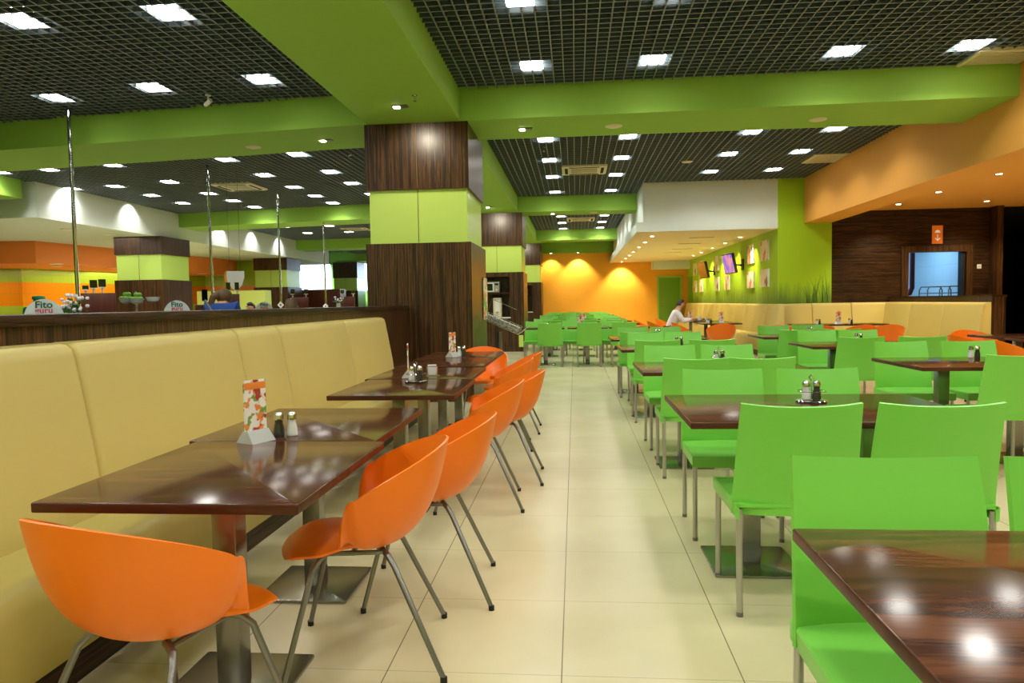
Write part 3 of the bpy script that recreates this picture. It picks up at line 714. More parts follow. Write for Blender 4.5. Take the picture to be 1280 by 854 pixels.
# ------------------------------------------------------------ benches
def bench_run(t, p0, p1, out, nseg, first=True, top=1.13, seat_d=.58, cuts=None):
    """straight run of a high-back upholstered bench. p0->p1 along the wall, out = unit vector away from wall"""
    p0 = Vector(p0); p1 = Vector(p1); d = (p1-p0); Ln = d.length; d.normalize(); out = Vector(out)
    def W(s, o, z): q = p0+d*s+out*o; return (q.x, q.y, z)
    # cushion panels
    for k in range(nseg):
        a, b = (cuts[k]+.003, cuts[k+1]-.003) if cuts else (Ln*k/nseg+.003, Ln*(k+1)/nseg-.003)
        prof = [(.0, .40), (.215, .40), (.222, .46), (.19, .70), (.155, .90), (.125, top-.06), (.115, top-.025), (.09, top-.006), (.055, top), (.0, top)]
        L = []
        for s_, ins in ((a, .018), (a+.010, .004), (a+.03, 0), (b-.03, 0), (b-.010, .004), (b, .018)):
            L.append([W(s_, max(0, o-ins if o > .01 else 0), z-(ins*.6 if z > .5 else 0)) for o, z in prof])
        MB().loops(L).build('back_cushion', M['leather'], t, ang=50)
    for k in range(nseg if nseg < 4 else nseg//2):
        n = nseg if nseg < 4 else nseg//2
        a, b = Ln*k/n+.002, Ln*(k+1)/n-.002
        prof = [(.18, .12), (seat_d-.03, .12), (seat_d-.01, .16), (seat_d, .36), (seat_d-.004, .41), (seat_d-.03, .437), (seat_d-.07, .445), (.18, .44)]
        L = [[W(s_, o-(ins if o > .3 else 0), z-(ins if z > .4 else 0)) for o, z in prof] for s_, ins in ((a, .012), (a+.012, .001), (b-.012, .001), (b, .012))]
        MB().loops(L).build('seat_cushion', M['leather'], t, ang=50)
    MB().loops([[W(s_, o, z) for o, z in ((0, 0), (seat_d-.06, 0), (seat_d-.06, .125), (0, .125))] for s_ in (0.0, Ln)]).build('plinth', M['wood_h'], t, smooth=False)
    MB().loops([[W(s_, o, z) for o, z in ((0, .125), (.2, .125), (.06, top-.05), (0, top-.05))] for s_ in (0.004, Ln-.004)]).build('back_core', M['seam'], t, smooth=False)
t = thing('banquette', 'long beige upholstered banquette against the low dark wood partition', 'bench')
bench_run(t, (-2.135, -1.35, 0), (-2.135, 7.44, 0), (1, 0, 0), 7, seat_d=.50, cuts=[0, 1.3, 2.65, 4.06, 5.45, 6.06, 7.48, 8.79])
t = thing('corner_bench', 'beige upholstered bench wrapping round the green picture wall', 'bench')
bench_run(t, (4.56, 29.0, 0), (4.56, 16.02, 0), (-1, 0, 0), 13)
bench_run(t, (4.56-.13, 16.56, 0), (6.97, 16.56, 0), (0, -1, 0), 3)
bench_run(t, (6.97, 16.50, 0), (6.97, 12.62, 0), (-1, 0, 0), 3)

# tables and orange chairs by that bench
tbb = Maker(mk_table(.8, .74, ((0, 0),), 'bench_table'))
gb_ = 'walnut tables by the corner bench'
for x, y, l_ in [(4.58, 14.1, 'walnut table by the corner bench with a pepper mill, under the wood wall'), (5.40, 14.1, 'walnut table by the corner bench with a red and white menu'),
        (3.08, 15.58, 'walnut table of the seated man, end with the white menu card'), (3.08, 16.38, 'walnut table of the seated man, middle one'), (3.08, 17.18, 'walnut table of the seated man, with his tray'), (3.08, 19.4, 'walnut table by the picture wall behind the seated man'),
        (5.42, 9.25, 'walnut table with orange armchairs at the edge of the seating, farther one'), (5.42, 8.45, 'walnut table with orange armchairs at the edge of the seating, nearer one')]:
    tbb((x, y, 0), 0, l_, gb_)
for x, y, a, l_ in [(4.25, 13.0, 0, 'orange armchair at the corner bench tables, just behind green chairs, first of three'), (4.98, 13.1, .1, 'orange armchair at the corner bench tables, middle of three'), (5.42, 13.0, -.1, 'orange armchair at the corner bench tables, next to the bench end wall'),
        (3.72, 13.4, -.3, 'orange armchair by the corner of the bench, mostly hidden by green chairs'),
        (2.92, 14.65, .0, 'orange armchair with back to camera at the end of the seated man\'s table'), (2.42, 15.75, -PI/2, 'orange armchair side on, in front of the seated man'),
        (2.02, 17.0, -PI/2, 'orange armchair the man in the white shirt sits on'), (1.80, 17.98, -PI/2-.05, 'orange armchair beyond the seated man, towards the orange wall'), (2.5, 19.6, -PI/2, 'orange armchair farthest along the picture wall'),
        (4.85, 9.05, -PI/2+.1, 'orange armchair at the edge tables, side on, farther one'), (4.80, 8.15, -PI/2, 'orange armchair at the edge tables, side on, nearer one'), (5.35, 10.0, PI, 'orange armchair at the edge tables, facing the camera')]:
    och((x, y, 0), a, l_, 'orange armchairs by the corner bench')

# ------------------------------------------------------------ table things
def mk_menu():
    t = thing('menu_stand', '', 'menu stand')
    m = MB(); m.loops([[(-.055, -.045, 0), (.055, -.045, 0), (.055, .045, 0), (-.055, .045, 0)], [(-.05, -.012, .045), (.05, -.012, .045), (.05, .012, .045), (-.05, .012, .045)]]); m.build('base', M['clear'], t, smooth=False)
    B(-.05, -.004, .03, .05, .004, .235).build('card', M['menu_card'], t, smooth=False)
    B(-.05, -.0046, .2, .05, .0046, .226).build('card_heading', mat('orange_print', (240, 140, 60), .5), t, smooth=False)
    return t
menu = Maker(mk_menu)
def mk_shaker(mk, name, cat):
    def fn():
        t = thing(name, '', cat)
        MB().lathe([(.018, 0), (.021, .004), (.020, .035), (.014, .058), (.016, .066)], seg=16).build('body', M[mk], t)
        MB().lathe([(.018, .066), (.019, .082), (.012, .094), (.001, .096)], seg=16).build('cap', M['chrome'], t)
        return t
    return fn
salt = Maker(mk_shaker('white_glass', 'salt_shaker', 'salt shaker')); pep = Maker(mk_shaker('dark_glass', 'pepper_shaker', 'pepper shaker'))
def mk_caddy():
    t = thing('cruet_caddy', '', 'cruet caddy')
    m = MB(); m.lathe([(.07, 0), (.075, .003), (.07, .006)], seg=24); m.build('tray', M['chrome'], t)
    a = MB(); a.tube([(0, 0, .004), (0, 0, .10), (.012, 0, .118), (0, 0, .13), (-.012, 0, .118), (0, 0, .10)], .003, 6); a.tube([(.066*math.cos(k*PI/12), .066*math.sin(k*PI/12), .05) for k in range(25)], .002, 6)
    a.build('handle', M['chrome'], t); return t
cad = Maker(mk_caddy)
def cruet(x, y, where, g='condiments on the tables', caddy=False, dx=.05, dy=0):
    if caddy: cad((x+dx/2, y, .750), 0, 'chrome cruet caddy holding the shakers on %s' % where, g)
    z = .757 if caddy else .750
    salt((x, y, z), 0, 'small white salt shaker on %s' % where, g); pep((x+dx, y+dy, z), 0, 'small dark pepper shaker on %s' % where, g)
menu((-1.215, 2.585, .75), 1.15, 'leaning menu stand on the second banquette table, nearest the camera', 'menu stands')
pep((-1.165, 2.68, .75), 0, 'dark pepper shaker behind the nearest menu stand', 'condiments on the tables'); salt((-1.12, 2.70, .75), 0, 'white salt shaker behind the nearest menu stand', 'condiments on the tables')
# caddy table
cruet(-1.085, 4.62, 'the third banquette table', caddy=True, dx=.055); menu((-1.17, 4.88, .75), PI/2+.21, 'menu stand seen edge-on beside the cruet caddy', 'menu stands')
nb = thing('napkin_holder', 'chrome napkin holder with folded napkins beside the cruet caddy', 'napkin holder', (-1.02, 4.98, .75), .3)
m = MB()
for s in (-1, 1): m.tube([(-.035, s*.022, 0), (-.035, s*.022, .07), (.035, s*.022, .07), (.035, s*.022, 0)], .003, 6)
m.box(-.05, -.026, 0, .05, .026, .004); m.build('wire_frame', M['chrome'], nb); MB().slab(-.03, -.017, .03, .017, .005, .078, .002, .002).build('napkins', M['white'], nb)
menu((-1.18, 6.75, .75), 1.1, 'menu stand on the last banquette tables by the column', 'menu stands'); cruet(-1.13, 6.85, 'the table by the column', dx=.045)
# right side condiments
for x, y, w_ in [(1.13, 3.60, 'the second aisle table'), (1.12, 5.80, 'the third aisle table'), (1.14, 8.15, 'the fourth aisle table'), (1.14, 10.25, 'the fifth aisle table'), (3.19, 6.05, 'the first inner table'), (3.18, 8.38, 'the second inner table'), (3.25, 10.3, 'the third inner table'),
        (4.62, 14.1, 'the corner bench table with the mill'), (5.25, 14.2, 'the corner bench table with the menu'), (-.55, 14.2, 'the first small table by the columns'), (.66+.3, 14.3, 'the first small table on the bench side'), (2.86, 15.6, 'the seated man\'s table end'), (2.93, 16.2, 'the seated man\'s middle table')]:
    cruet(x, y, w_, caddy=(abs(x-1.13) < .01), dx=.05)
menu((5.0, 14.05, .75), .1, 'red and white menu stand on the corner bench tables', 'menu stands'); menu((3.15, 15.75, .75), 0, 'white menu card standing on the seated man\'s table', 'menu stands')
menu((.10, 14.25, .75), .0, 'menu stand in the block of tables before the orange wall, nearer', 'menu stands'); menu((.2, 16.5, .75), .2, 'menu stand in the block of tables before the orange wall, farther', 'menu stands')
menu((2.75, 17.9-.5, .75), .0, 'menu stand in front of the face of the seated man', 'menu stands')
# man's tray and cups
tr_ = thing('serving_tray', 'dark serving tray on the seated man\'s table', 'tray', (2.98, 16.95, .75)); MB().slab(-.2, -.15, .2, .15, 0, .015, .02, .005).build('tray_body', M['trousers'], tr_)
for k, (x, y, l_) in enumerate([(2.88, 16.9, 'white mug on the seated man\'s tray'), (3.08, 16.98, 'white bowl on the seated man\'s tray')]):
    c = thing('mug' if k == 0 else 'bowl', l_, 'mug' if k == 0 else 'bowl', (x, y, .766))
    MB().lathe([(.028, 0), (.036, .01), (.04, .09 if k == 0 else .06), (.036, .088 if k == 0 else .058), (.03, .012)] if k == 0 else [(.03, 0), (.055, .03), (.065, .06), (.06, .058), (.03, .01)], seg=16).build('cup_body', M['white'], c)
    if k == 0: MB().tube([(.036, 0, .075), (.06, 0, .065), (.06, 0, .03), (.036, 0, .02)], .005, 6).build('handle', M['white'], c)

# ------------------------------------------------------------ pictures and televisions
ink = [splash('botanical_print_%d' % k, (236, 226, 206), [c1, c2], (3.4, 3.4, 2.2), .57, k*4.3) for k, (c1, c2) in enumerate((((236, 120, 60), (120, 110, 70)), ((220, 90, 40), (190, 150, 90)), ((196, 140, 60), (150, 110, 80))))]
pys = [17.62, 18.98, 21.85, 23.4, 26.2, 27.6]
for k, y in enumerate(pys):
    for r, (z0, z1) in enumerate(((2.16, 2.64), (1.53, 1.96))):
        t = thing('canvas_picture', '%s canvas with a plant painting on the green wall, %s from the near corner' % (('upper', 'lower')[r], ORD[k]), 'picture', (4.575, y, (z0+z1)/2), 0, 'botanical canvases on the green wall')
        w2 = .35 if k < 2 else .3; h2 = (z1-z0)/2
        B(-.04, -w2, -h2, -.002, w2, h2).build('canvas', M['white'], t, smooth=False); B(-.042, -w2+.004, -h2+.004, -.04, w2-.004, h2-.004).build('painting', ink[(k+2*r) % 3], t, smooth=False)
def tv(y, label, m):
    t = thing('television', label, 'television', (4.575, y, 2.22))
    s = bpy.data.objects.new('screen_panel', None)
    rotm = (Matrix.Rotation(math.radians(7), 4, 'Z') @ Matrix.Rotation(math.radians(-12), 4, 'Y'))
    def R(bx):
        mb = MB().box(*bx); mb.v = [tuple(rotm @ Vector(v)+Vector((-.36, 0, 0))) for v in mb.v]; return mb
    bz = R((-.035, -.42, -.27, .035, .42, .27)).build('housing', M['black'], t, smooth=False)
    R((-.039, -.40, -.25, -.035, .40, .25)).build('screen', m, t, smooth=False)
    a = MB(); a.box(-.02, -.12, -.18, 0, .12, .12); a.tube([(-.02, 0, -.05), (-.18, .08, -.03), (-.34, 0, 0)], .025, 8); a.build('wall_bracket', M['black'], t)
def scr(name, c1, c2, es):
    m, nt, b = newmat(name); N = nt.nodes; L = nt.links
    tc = N.new('ShaderNodeTexCoord'); n = N.new('ShaderNodeTexNoise'); n.inputs['Scale'].default_value = 3.5; L.new(tc.outputs['Object'], n.inputs[0])
    r = N.new('ShaderNodeValToRGB'); r.color_ramp.elements[0].position = .4; r.color_ramp.elements[1].position = .6; r.color_ramp.elements[0].color = lin(c1)+(1,); r.color_ramp.elements[1].color = lin(c2)+(1,); L.new(n.outputs['Fac'], r.inputs[0])
    L.new(r.outputs[0], b.inputs['Emission Color']); b.inputs['Emission Strength'].default_value = es; b.inputs['Base Color'].default_value = (.01, .01, .01, 1); b.inputs['Roughness'].default_value = .2
    return m
tv(19.95, 'television with a pink and purple picture on the green wall', scr('television_picture', (232, 150, 170), (110, 100, 230), .9))
tv(23.9, 'television with a brown picture, farther along the green wall', scr('television_picture_brown', (96, 44, 20), (70, 36, 22), .5))

# sign over the serving window
t = thing('wayfinding_sign', 'orange sign with a white tray symbol and down arrow above the serving window', 'sign', (8.0, 16.6, 2.60))
B(-.11, -.02, -.20, .11, 0, .20).build('board', mat('orange_sign', (232, 120, 30), .5, emit=(232, 120, 30), es=.25), t, smooth=False)
s = MB()
def flat(pts): s.loops([[(x, -.021, z) for x, z in pts], [(x, -.025, z) for x, z in pts]])
flat([(-.018/2, -.0), (.018/2, 0), (.018/2, -.11), (-.018/2, -.11)]); flat([(-.06, -.08), (-.045, -.07), (0, -.115), (0, -.14)]); flat([(.06, -.08), (0, -.14), (0, -.115), (.045, -.07)])
flat([(-.06, .04), (-.06, .055), (.06, .055), (.06, .04)]); flat([(-.05, .06)]+[(-.05*math.cos(a*PI/8), .06+.04*math.sin(a*PI/8)) for a in range(1, 8)]+[(.05, .06)])
s.build('symbol', mat('white_symbol', (240, 236, 220), .5, emit=(255, 250, 230), es=.3), t, smooth=False)
t = thing('light_switch', 'small square white switch on the wooden wall beside the serving window', 'switch', (8.89, 16.6, 1.88)); MB().slab(-.045, -.012, .045, 0, -.045, .045, .004, .003).build('plate', M['white'], t); B(-.025, -.016, -.025, .025, -.012, .025).build('rocker', M['cream'], t, smooth=False)
# trolleys in the dish room
def trolley(x, y, label):
    t = thing('tray_trolley', label, 'trolley', (x, y, 0), 0, 'tray trolleys in the dish room')
    for s_ in (-1, 1):
        MB().tube([(-.26, s_*.2, .06), (-.26, s_*.2, 1.38), (-.22, s_*.2, 1.46), (.22, s_*.2, 1.46), (.26, s_*.2, 1.38), (.26, s_*.2, .06)], .014, 8).build('side_frame', M['steel'], t)
    for z in (.3, .8, 1.3): MB().slab(-.26, -.2, .26, .2, z, z+.02, .01, .003).build('shelf', M['steel'], t)
    for sx in (-1, 1):
        for sy in (-1, 1): MB().tube([(sx*.26-.015, sy*.2, .04), (sx*.26+.015, sy*.2, .04)], .04, 12).build('wheel', M['black'], t)
trolley(8.45, 17.6, 'steel tray trolley in the blue-lit room, next to the red pipe'); trolley(8.68, 17.12, 'steel tray trolley in the blue-lit room, closest to the serving window')
tag(MB().tube([(8.07, 17.9, 2.9), (8.07, 17.9, 1.45), (8.02, 17.9, 1.32), (7.9, 17.9, 1.28)], .055, 10).build('waste_pipe', mat('dark_red_paint', (88, 22, 30), .5)), 'dark red pipe seen through the serving window', 'pipe')
tag(B(8.54, 16.62, 1.15, 8.61, 16.78, 2.22).build('window_shutter', M['black'], smooth=False), 'dark shutter at the edge of the serving window', 'shutter')
tag(MB().slab(7.75, 18.3, 8.28, 18.8, 0, 1.5, .01, .01).build('dish_cabinet', M['white']), 'white cabinet low in the serving window', 'cabinet')

# ------------------------------------------------------------ column niche contents
def microwave(x, y, z, label):
    t = thing('microwave', label, 'microwave', (x, y, z), 0, 'microwaves in the columns')
    MB().slab(-.24, -.16, .24, .16, 0, .27, .008, .006).build('body', M['alu'], t)
    B(-.22, -.172, .02, .10, -.16, .25).build('door', M['white'], t, smooth=False); B(-.19, -.176, .045, .07, -.172, .225).build('glass', M['black_gloss'], t, smooth=False)
    B(.12, -.168, .19, .22, -.16, .23).build('display', M['black_gloss'], t, smooth=False); MB().tube([(.17, -.16, .07), (.17, -.185, .07)], .02, 14).build('dial', M['white'], t)
microwave(-2.17, 18.2+.18, 1.53, 'silver microwave on the shelf of the second column'); microwave(-2.1, 27.9+.18, 1.53, 'silver microwave on the shelf of the farthest column')
def dispenser(x, y, z, label):
    t = thing('drinks_dispenser', label, 'dispenser', (x, y, z), 0, 'drinks dispensers in the columns')
    MB().slab(-.11, -.13, .11, .13, 0, .50, .015, .01).build('body', M['cream'], t); B(-.06, -.136, .14, .06, -.128, .44).build('front_panel', M['white'], t, smooth=False); B(-.02, -.16, .10, .02, -.13, .14).build('tap', M['chrome'], t, smooth=False)
dispenser(-2.0, 18.42, .89, 'cream drinks dispenser under the microwave of the second column'); dispenser(-2.0, 28.1, .89, 'cream drinks dispenser under the microwave of the farthest column')
def mk_glass():
    t = thing('drinking_glass', '', 'glass'); MB().lathe([(.028, 0), (.036, .13), (.034, .13), (.026, .005)], seg=14).build('bowl', M['white_glass'], t); return t
gl = Maker(mk_glass)
for k in range(6): gl((-2.44+.09*(k % 3), 18.30+.1*(k//3), .89), 0, 'clear drinking glass beside the dispenser, %s row, %s' % (('front', 'back')[k//3], ('closest to the dispenser', 'middle', 'outermost')[2-k % 3]), 'glasses in the second column')
# newspaper rack by the near column
t = thing('brochure_stand', 'grey floor stand holding newspapers in a tilted wire tray beside the column', 'stand', (-1.0, 9.75, 0))
MB().slab(-.17, -.17, .17, .17, 0, .015, .02, .005).build('base_plate', M['steel'], t)
MB().tube([(-.04, 0, .015), (-.04, 0, .86)], .035, 14).build('pole', M['grey_metal'], t)
ra = -.42
trm = MB()
def RR(p): x, y, z = p; c, s_ = math.cos(ra), math.sin(ra); return (x*c-z*s_*-1*-1, y, .93+x*s_+z*c)
for k in range(9):
    x = -.24+k*.06; trm.tube([RR((x, -.17, .10)), RR((x, -.17, 0)), RR((x, .17, 0)), RR((x, .17, .10))], .004, 6)
for yy, zz in ((-.17, .1), (.17, .1), (-.17, .05), (.17, .05), (-.17, 0), (.17, 0)): trm.tube([RR((-.25, yy, zz)), RR((.25, yy, zz))], .004, 6)
trm.tube([RR((.25, -.17, .0)), RR((.33, -.17, .16)), RR((.33, .17, .16)), RR((.25, .17, 0))], .006, 6)
trm.tube([RR((-.25, -.17, .12)), RR((-.27, -.1, .3)), RR((.1, -.1, .3))], .004, 6)
trm.build('wire_tray', M['chrome'], t)
np_ = MB()
for k in range(4):
    z = .012+k*.02; q = [RR((-.23, -.15, z)), RR((.23, -.15, z)), RR((.23, .15, z)), RR((-.23, .15, z))]; q2 = [RR((-.23, -.15, z+.014)), RR((.23, -.15, z+.014)), RR((.23, .15, z+.014)), RR((-.23, .15, z+.014))]
    np_.loops([q, q2])
np_.build('newspapers', splash('newsprint', (198, 198, 190), [(90, 90, 88)], (60, 14, 30), .6), t, smooth=False)
B(.24, -.19, .66, .30, -.18, .82).build('price_tag', M['lime_panel'], t, smooth=False)
t = thing('wall_poster', 'narrow colourful poster board standing out from the side of the nearest column', 'poster', (-1.28, 10.2, 0)); B(-.01, -.2, 1.02, .0, .2, 1.62).build('board', splash('poster_print', (238, 226, 190), [(230, 120, 40), (110, 180, 60)], (5, 5, 5), .5), t, smooth=False); B(-.03, -.18, 1.2, -.01, .18, 1.3).build('holder', M['white'], t, smooth=False)

# ------------------------------------------------------------ serving area (seen over the partition)
c = thing('serving_counter', 'long serving counter hidden behind the low partition', 'counter')
B(-6.35, 6.3, 0, -4.85, 17.5, 1.12).build('body', M['mahogany'], c, smooth=False); MB().slab(-6.4, 6.25, -4.80, 17.55, 1.12, 1.16, .02, .005).build('worktop', M['steel'], c)
CT = 1.16
def pole(y, k):
    t = thing('chrome_pole', 'tall chrome pole reaching the ceiling grille, %s from the camera' % ORD[k], 'pole', (-6.60 if k == 0 else -6.84, y, 0), 0, 'chrome poles')
    MB().tube([(0, 0, .01), (0, 0, GZ)], .024, 16).build('tube', M['chrome'], t); MB().lathe([(.06, 0), (.06, .01), (.03, .02)], seg=16).build('foot_flange', M['chrome'], t)
for k, y in enumerate((8.95, 12.95, 16.1, 19.1)): pole(y, k)
def sign(x, y, w_, label):
    t = thing('counter_sign', label, 'sign', (x, y, CT), .62, 'half-round counter signs')
    h = w_*.63; n = 18
    pts = [(-w_/2, 0), (w_/2, 0)]+[(w_/2*math.cos(a*PI/n), .02+(h-.02)*math.sin(a*PI/n)) for a in range(0, n+1)]
    m = MB(); m.loops([[(px, -.006, pz) for px, pz in pts], [(px, .006, pz) for px, pz in pts]]); m.build('board', mat('pale_sign_board', (206, 218, 216), .5), t, smooth=False)
    m = MB(); m.box(-w_/4, .0, 0, w_/4, .1, .008); m.build('stand_foot', M['steel'], t, smooth=False)
    text('Fito', w_*.28, mat('dark_green_letters', (30, 92, 62), .5), t, (0, -.008, w_*.375), (PI/2, 0, 0), 'green_lettering')
    text('guru', w_*.24, mat('pink_letters', (206, 84, 96), .5), t, (0, -.008, w_*.225), (PI/2, 0, 0), 'pink_lettering')
sign(-5.30, 6.69, .345, 'half-round pale sign reading Fito guru beside the white flowers')
sign(-5.31, 9.1, .33, 'half-round pale sign reading Fito guru in front of the near serving column')
sign(-5.30, 11.76, .30, 'small half-round pale sign behind the partition, beyond the blue-clad woman')
# flowers
t = thing('flower_vase', 'bunch of small white flowers on the serving counter', 'flowers', (-5.53, 7.4, CT))
MB().lathe([(.05, 0), (.06, .06), (.045, .10), (.05, .11)], seg=16).build('vase', M['white_glass'], t)
st = MB(); lf = MB(); pe = MB()
for k in range(26):
    a = random.uniform(0, 2*PI); r = random.uniform(.03, .17); z = random.uniform(.13, .30)-r*.4
    st.tube([(0, 0, .07), (r*.5*math.cos(a), r*.5*math.sin(a), z*.7), (r*math.cos(a), r*math.sin(a), z)], .003, 5)
    pe.ball((r*math.cos(a), r*math.sin(a), z), .018+.008*random.random(), seg=8, rings=5)
    for q in range(2):
        aa = a+random.uniform(-1, 1); rr = r*random.uniform(.4, 1); zz = z*random.uniform(.5, .85); lf.ball((rr*math.cos(aa), rr*math.sin(aa), zz), .03, .9, .4, .5, 6, 4)
st.build('stems', M['foliage'], t); lf.build('leaves', M['foliage'], t); pe.build('blossoms', M['petal'], t)
# fruit stand
t = thing('fruit_stand', 'tiered chrome stand on the serving counter carrying bowls of green apples', 'fruit stand', (-5.43, 8.4, CT))
MB().lathe([(.09, 0), (.09, .008), (.012, .015), (.012, .28), (.02, .295), (.001, .32)], seg=16).build('post', M['chrome'], t)
for k, (dx, dy, z) in enumerate(((-.13, 0, .17), (.05, -.06, .16), (.16, .1, .18))):
    MB().lathe([(.02, z), (.065, z+.02), (.088, z+.07), (.084, z+.07), (.06, z+.025), (.02, z+.008)], (dx, dy, 0), 18).build('bowl', M['clear'], t)
def mk_apple():
    t = thing('apple', '', 'apple'); MB().lathe([(.004, .0), (.022, .002), (.034, .02), (.034, .04), (.02, .058), (.006, .053)], seg=12).build('fruit', M['apple'], t); MB().tube([(0, 0, .052), (.004, 0, .068)], .002, 5).build('stem', M['seam'], t); return t
ap = Maker(mk_apple)
for b_, (dx, dy, z) in enumerate(((-.13, 0, .17), (.05, -.06, .16))):
    for k in range(7):
        a = k*2*PI/5; r = .045 if k < 5 else .016; zz = z+.035 if k < 5 else z+.085
        ap((-5.43+dx+r*math.cos(a)+(0 if k < 5 else .03*(k-5.5)), 8.4+dy+r*math.sin(a), CT+zz), a, 'green apple heaped in the %s bowl of the fruit stand' % ('outer', 'middle')[b_], 'apples in the %s bowl' % ('outer', 'middle')[b_])
# tills: dark red housings with screens on stalks
def till(x, y, z, wz, label, screens, rz=.5, g='tills'):
    t = thing('till', label, 'till', (x, y, CT), rz, g)
    MB().slab(-wz/2, -.2, wz/2, .2, 0, z, .01, .006).build('housing', M['mahogany'], t)
    for sx, sz, sw, sh in screens:
        s_ = B(sx-sw/2, -.015, z+sz, sx+sw/2, .01, z+sz+sh).build('screen', M['black_gloss'], t, smooth=False)
        m = MB(); m.tube([(sx, 0, z), (sx, 0, z+sz)], .012, 8); m.box(sx-sw/2, -.03, z+sz-.012, sx+sw/2, .02, z+sz); m.build('stalk', M['white'], t)
till(-6.06, 8.6, .31, .38, 'dark red till housing with three small black screens beside the flowers', ((-.14, .05, .07, .05), (-.05, .07, .085, .10), (.045, .08, .085, .10)), .6)
till(-5.87, 11.8, .33, .20, 'narrow dark till with two black screens beyond the blue-clad woman', ((-.07, .07, .07, .13), (.07, .07, .07, .13)), .5)
till(-5.62, 10.4, .15, .14, 'small till with a tall black screen beside the blue-clad woman', ((0, .06, .08, .17),), .9)
till(-5.56, 14.0, .28, .34, 'dark red till with two black screens behind the bench end', ((-.13, .07, .08, .10), (.13, .07, .08, .10)), .4)
till(-5.15, 15.8, .30, .32, 'dark red till with two black screens, closest to the near column', ((-.11, .07, .08, .08), (.13, .07, .08, .06)), .3)
t = thing('flower_vase', 'tiny flower arrangement between the two farther dark red tills', 'flowers', (-5.04, 14.85, CT))
MB().lathe([(.04, 0), (.05, .1), (.04, .16)], seg=14).build('vase', M['white_glass'], t)
pe = MB(); lf = MB()
for k in range(12):
    a = k*2.4; r = .03+.008*k; pe.ball((r*math.cos(a), r*math.sin(a), .2+.02*(k % 5)), .02, seg=8, rings=5); lf.ball((r*math.cos(a+1), r*math.sin(a+1), .17+.015*(k % 4)), .03, 1, 1, .6, 6, 4)
pe.build('blossoms', M['petal'], t); lf.build('leaves', M['foliage'], t)
# kitchen counter with screens at the back
# hanging leaf-shaped board
t = thing('hanging_board', 'white and orange leaf-shaped board hanging over the serving counter', 'sign', (-6.70, 13.6, .26), .4)
pts = [(-.18, 1.72), (.17, 1.72), (.17, 1.6), (.12, 1.44), (.02, 1.34), (-.1, 1.38), (-.19, 1.5), (-.21, 1.62)]
MB().loops([[(x, -.006, z) for x, z in pts], [(x, .006, z) for x, z in pts]]).build('board', M['white'], t, smooth=False)
pts2 = [(-.15, 1.71), (-.18, 1.72), (-.21, 1.62), (-.19, 1.5), (-.1, 1.38), (-.06, 1.37), (-.14, 1.5), (-.16, 1.62)]
MB().loops([[(x, -.010, z) for x, z in pts2], [(x, -.007, z) for x, z in pts2]]).build('orange_edge', M['orange_wall'], t, smooth=False)
MB().tube([(-.1, 0, 1.72), (-.1, 0, GZ)], .003, 5).build('cord', M['steel'], t); MB().tube([(.1, 0, 1.72), (.1, 0, GZ)], .003, 5).build('cord', M['steel'], t)
# diamond tags on the farther poles
for x, y, l_ in ((-6.84, 16.066, 'small white diamond tag on the third chrome pole'), (-6.84, 19.066, 'small white diamond tag on the fourth chrome pole')):
    t = thing('diamond_tag', l_, 'tag', (x, y, 1.30 if y < 17 else 1.25)); MB().loops([[(0, 0, -.08), (.08, 0, 0), (0, 0, .08), (-.08, 0, 0)], [(0, .01, -.08), (.08, .01, 0), (0, .01, .08), (-.08, .01, 0)]]).build('plate', M['white'], t, smooth=False); MB().loops([[(0, -.002, -.03), (.03, -.002, 0), (0, -.002, .03), (-.03, -.002, 0)], [(0, 0, -.03), (.03, 0, 0), (0, 0, .03), (-.03, 0, 0)]]).build('mark', M['grey_cloth'], t, smooth=False)

# ------------------------------------------------------------ people
dg = None
def skin_mesh(name, J, E, m, parent, root, lv=2):
    names = list(J); idx = {n: i for i, n in enumerate(names)}
    me = bpy.data.meshes.new(name); me.from_pydata([J[n][0] for n in names], [(idx[a], idx[b]) for a, b in E], []); me.update()
    o = bpy.data.objects.new(name, me); link(o)
    md = o.modifiers.new('skin', 'SKIN'); ss = o.modifiers.new('sub', 'SUBSURF'); ss.levels = lv; ss.render_levels = lv
    if not me.skin_vertices: bpy.context.view_layer.update()
    lay = me.skin_vertices[0].data if me.skin_vertices else None
    for n, i in idx.items():
        r = J[n][1]; lay[i].radius = (r, r) if not isinstance(r, tuple) else r; lay[i].use_root = (n == root)
    bpy.context.view_layer.update()
    ev = o.evaluated_get(bpy.context.evaluated_depsgraph_get()); nm = bpy.data.meshes.new_from_object(ev); nm.name = name
    bpy.data.objects.remove(o)
    nm.materials.clear(); nm.materials.append(m); nm.polygons.foreach_set('use_smooth', [True]*len(nm.polygons))
    r = bpy.data.objects.new(name, nm); link(r); r.parent = parent; return r
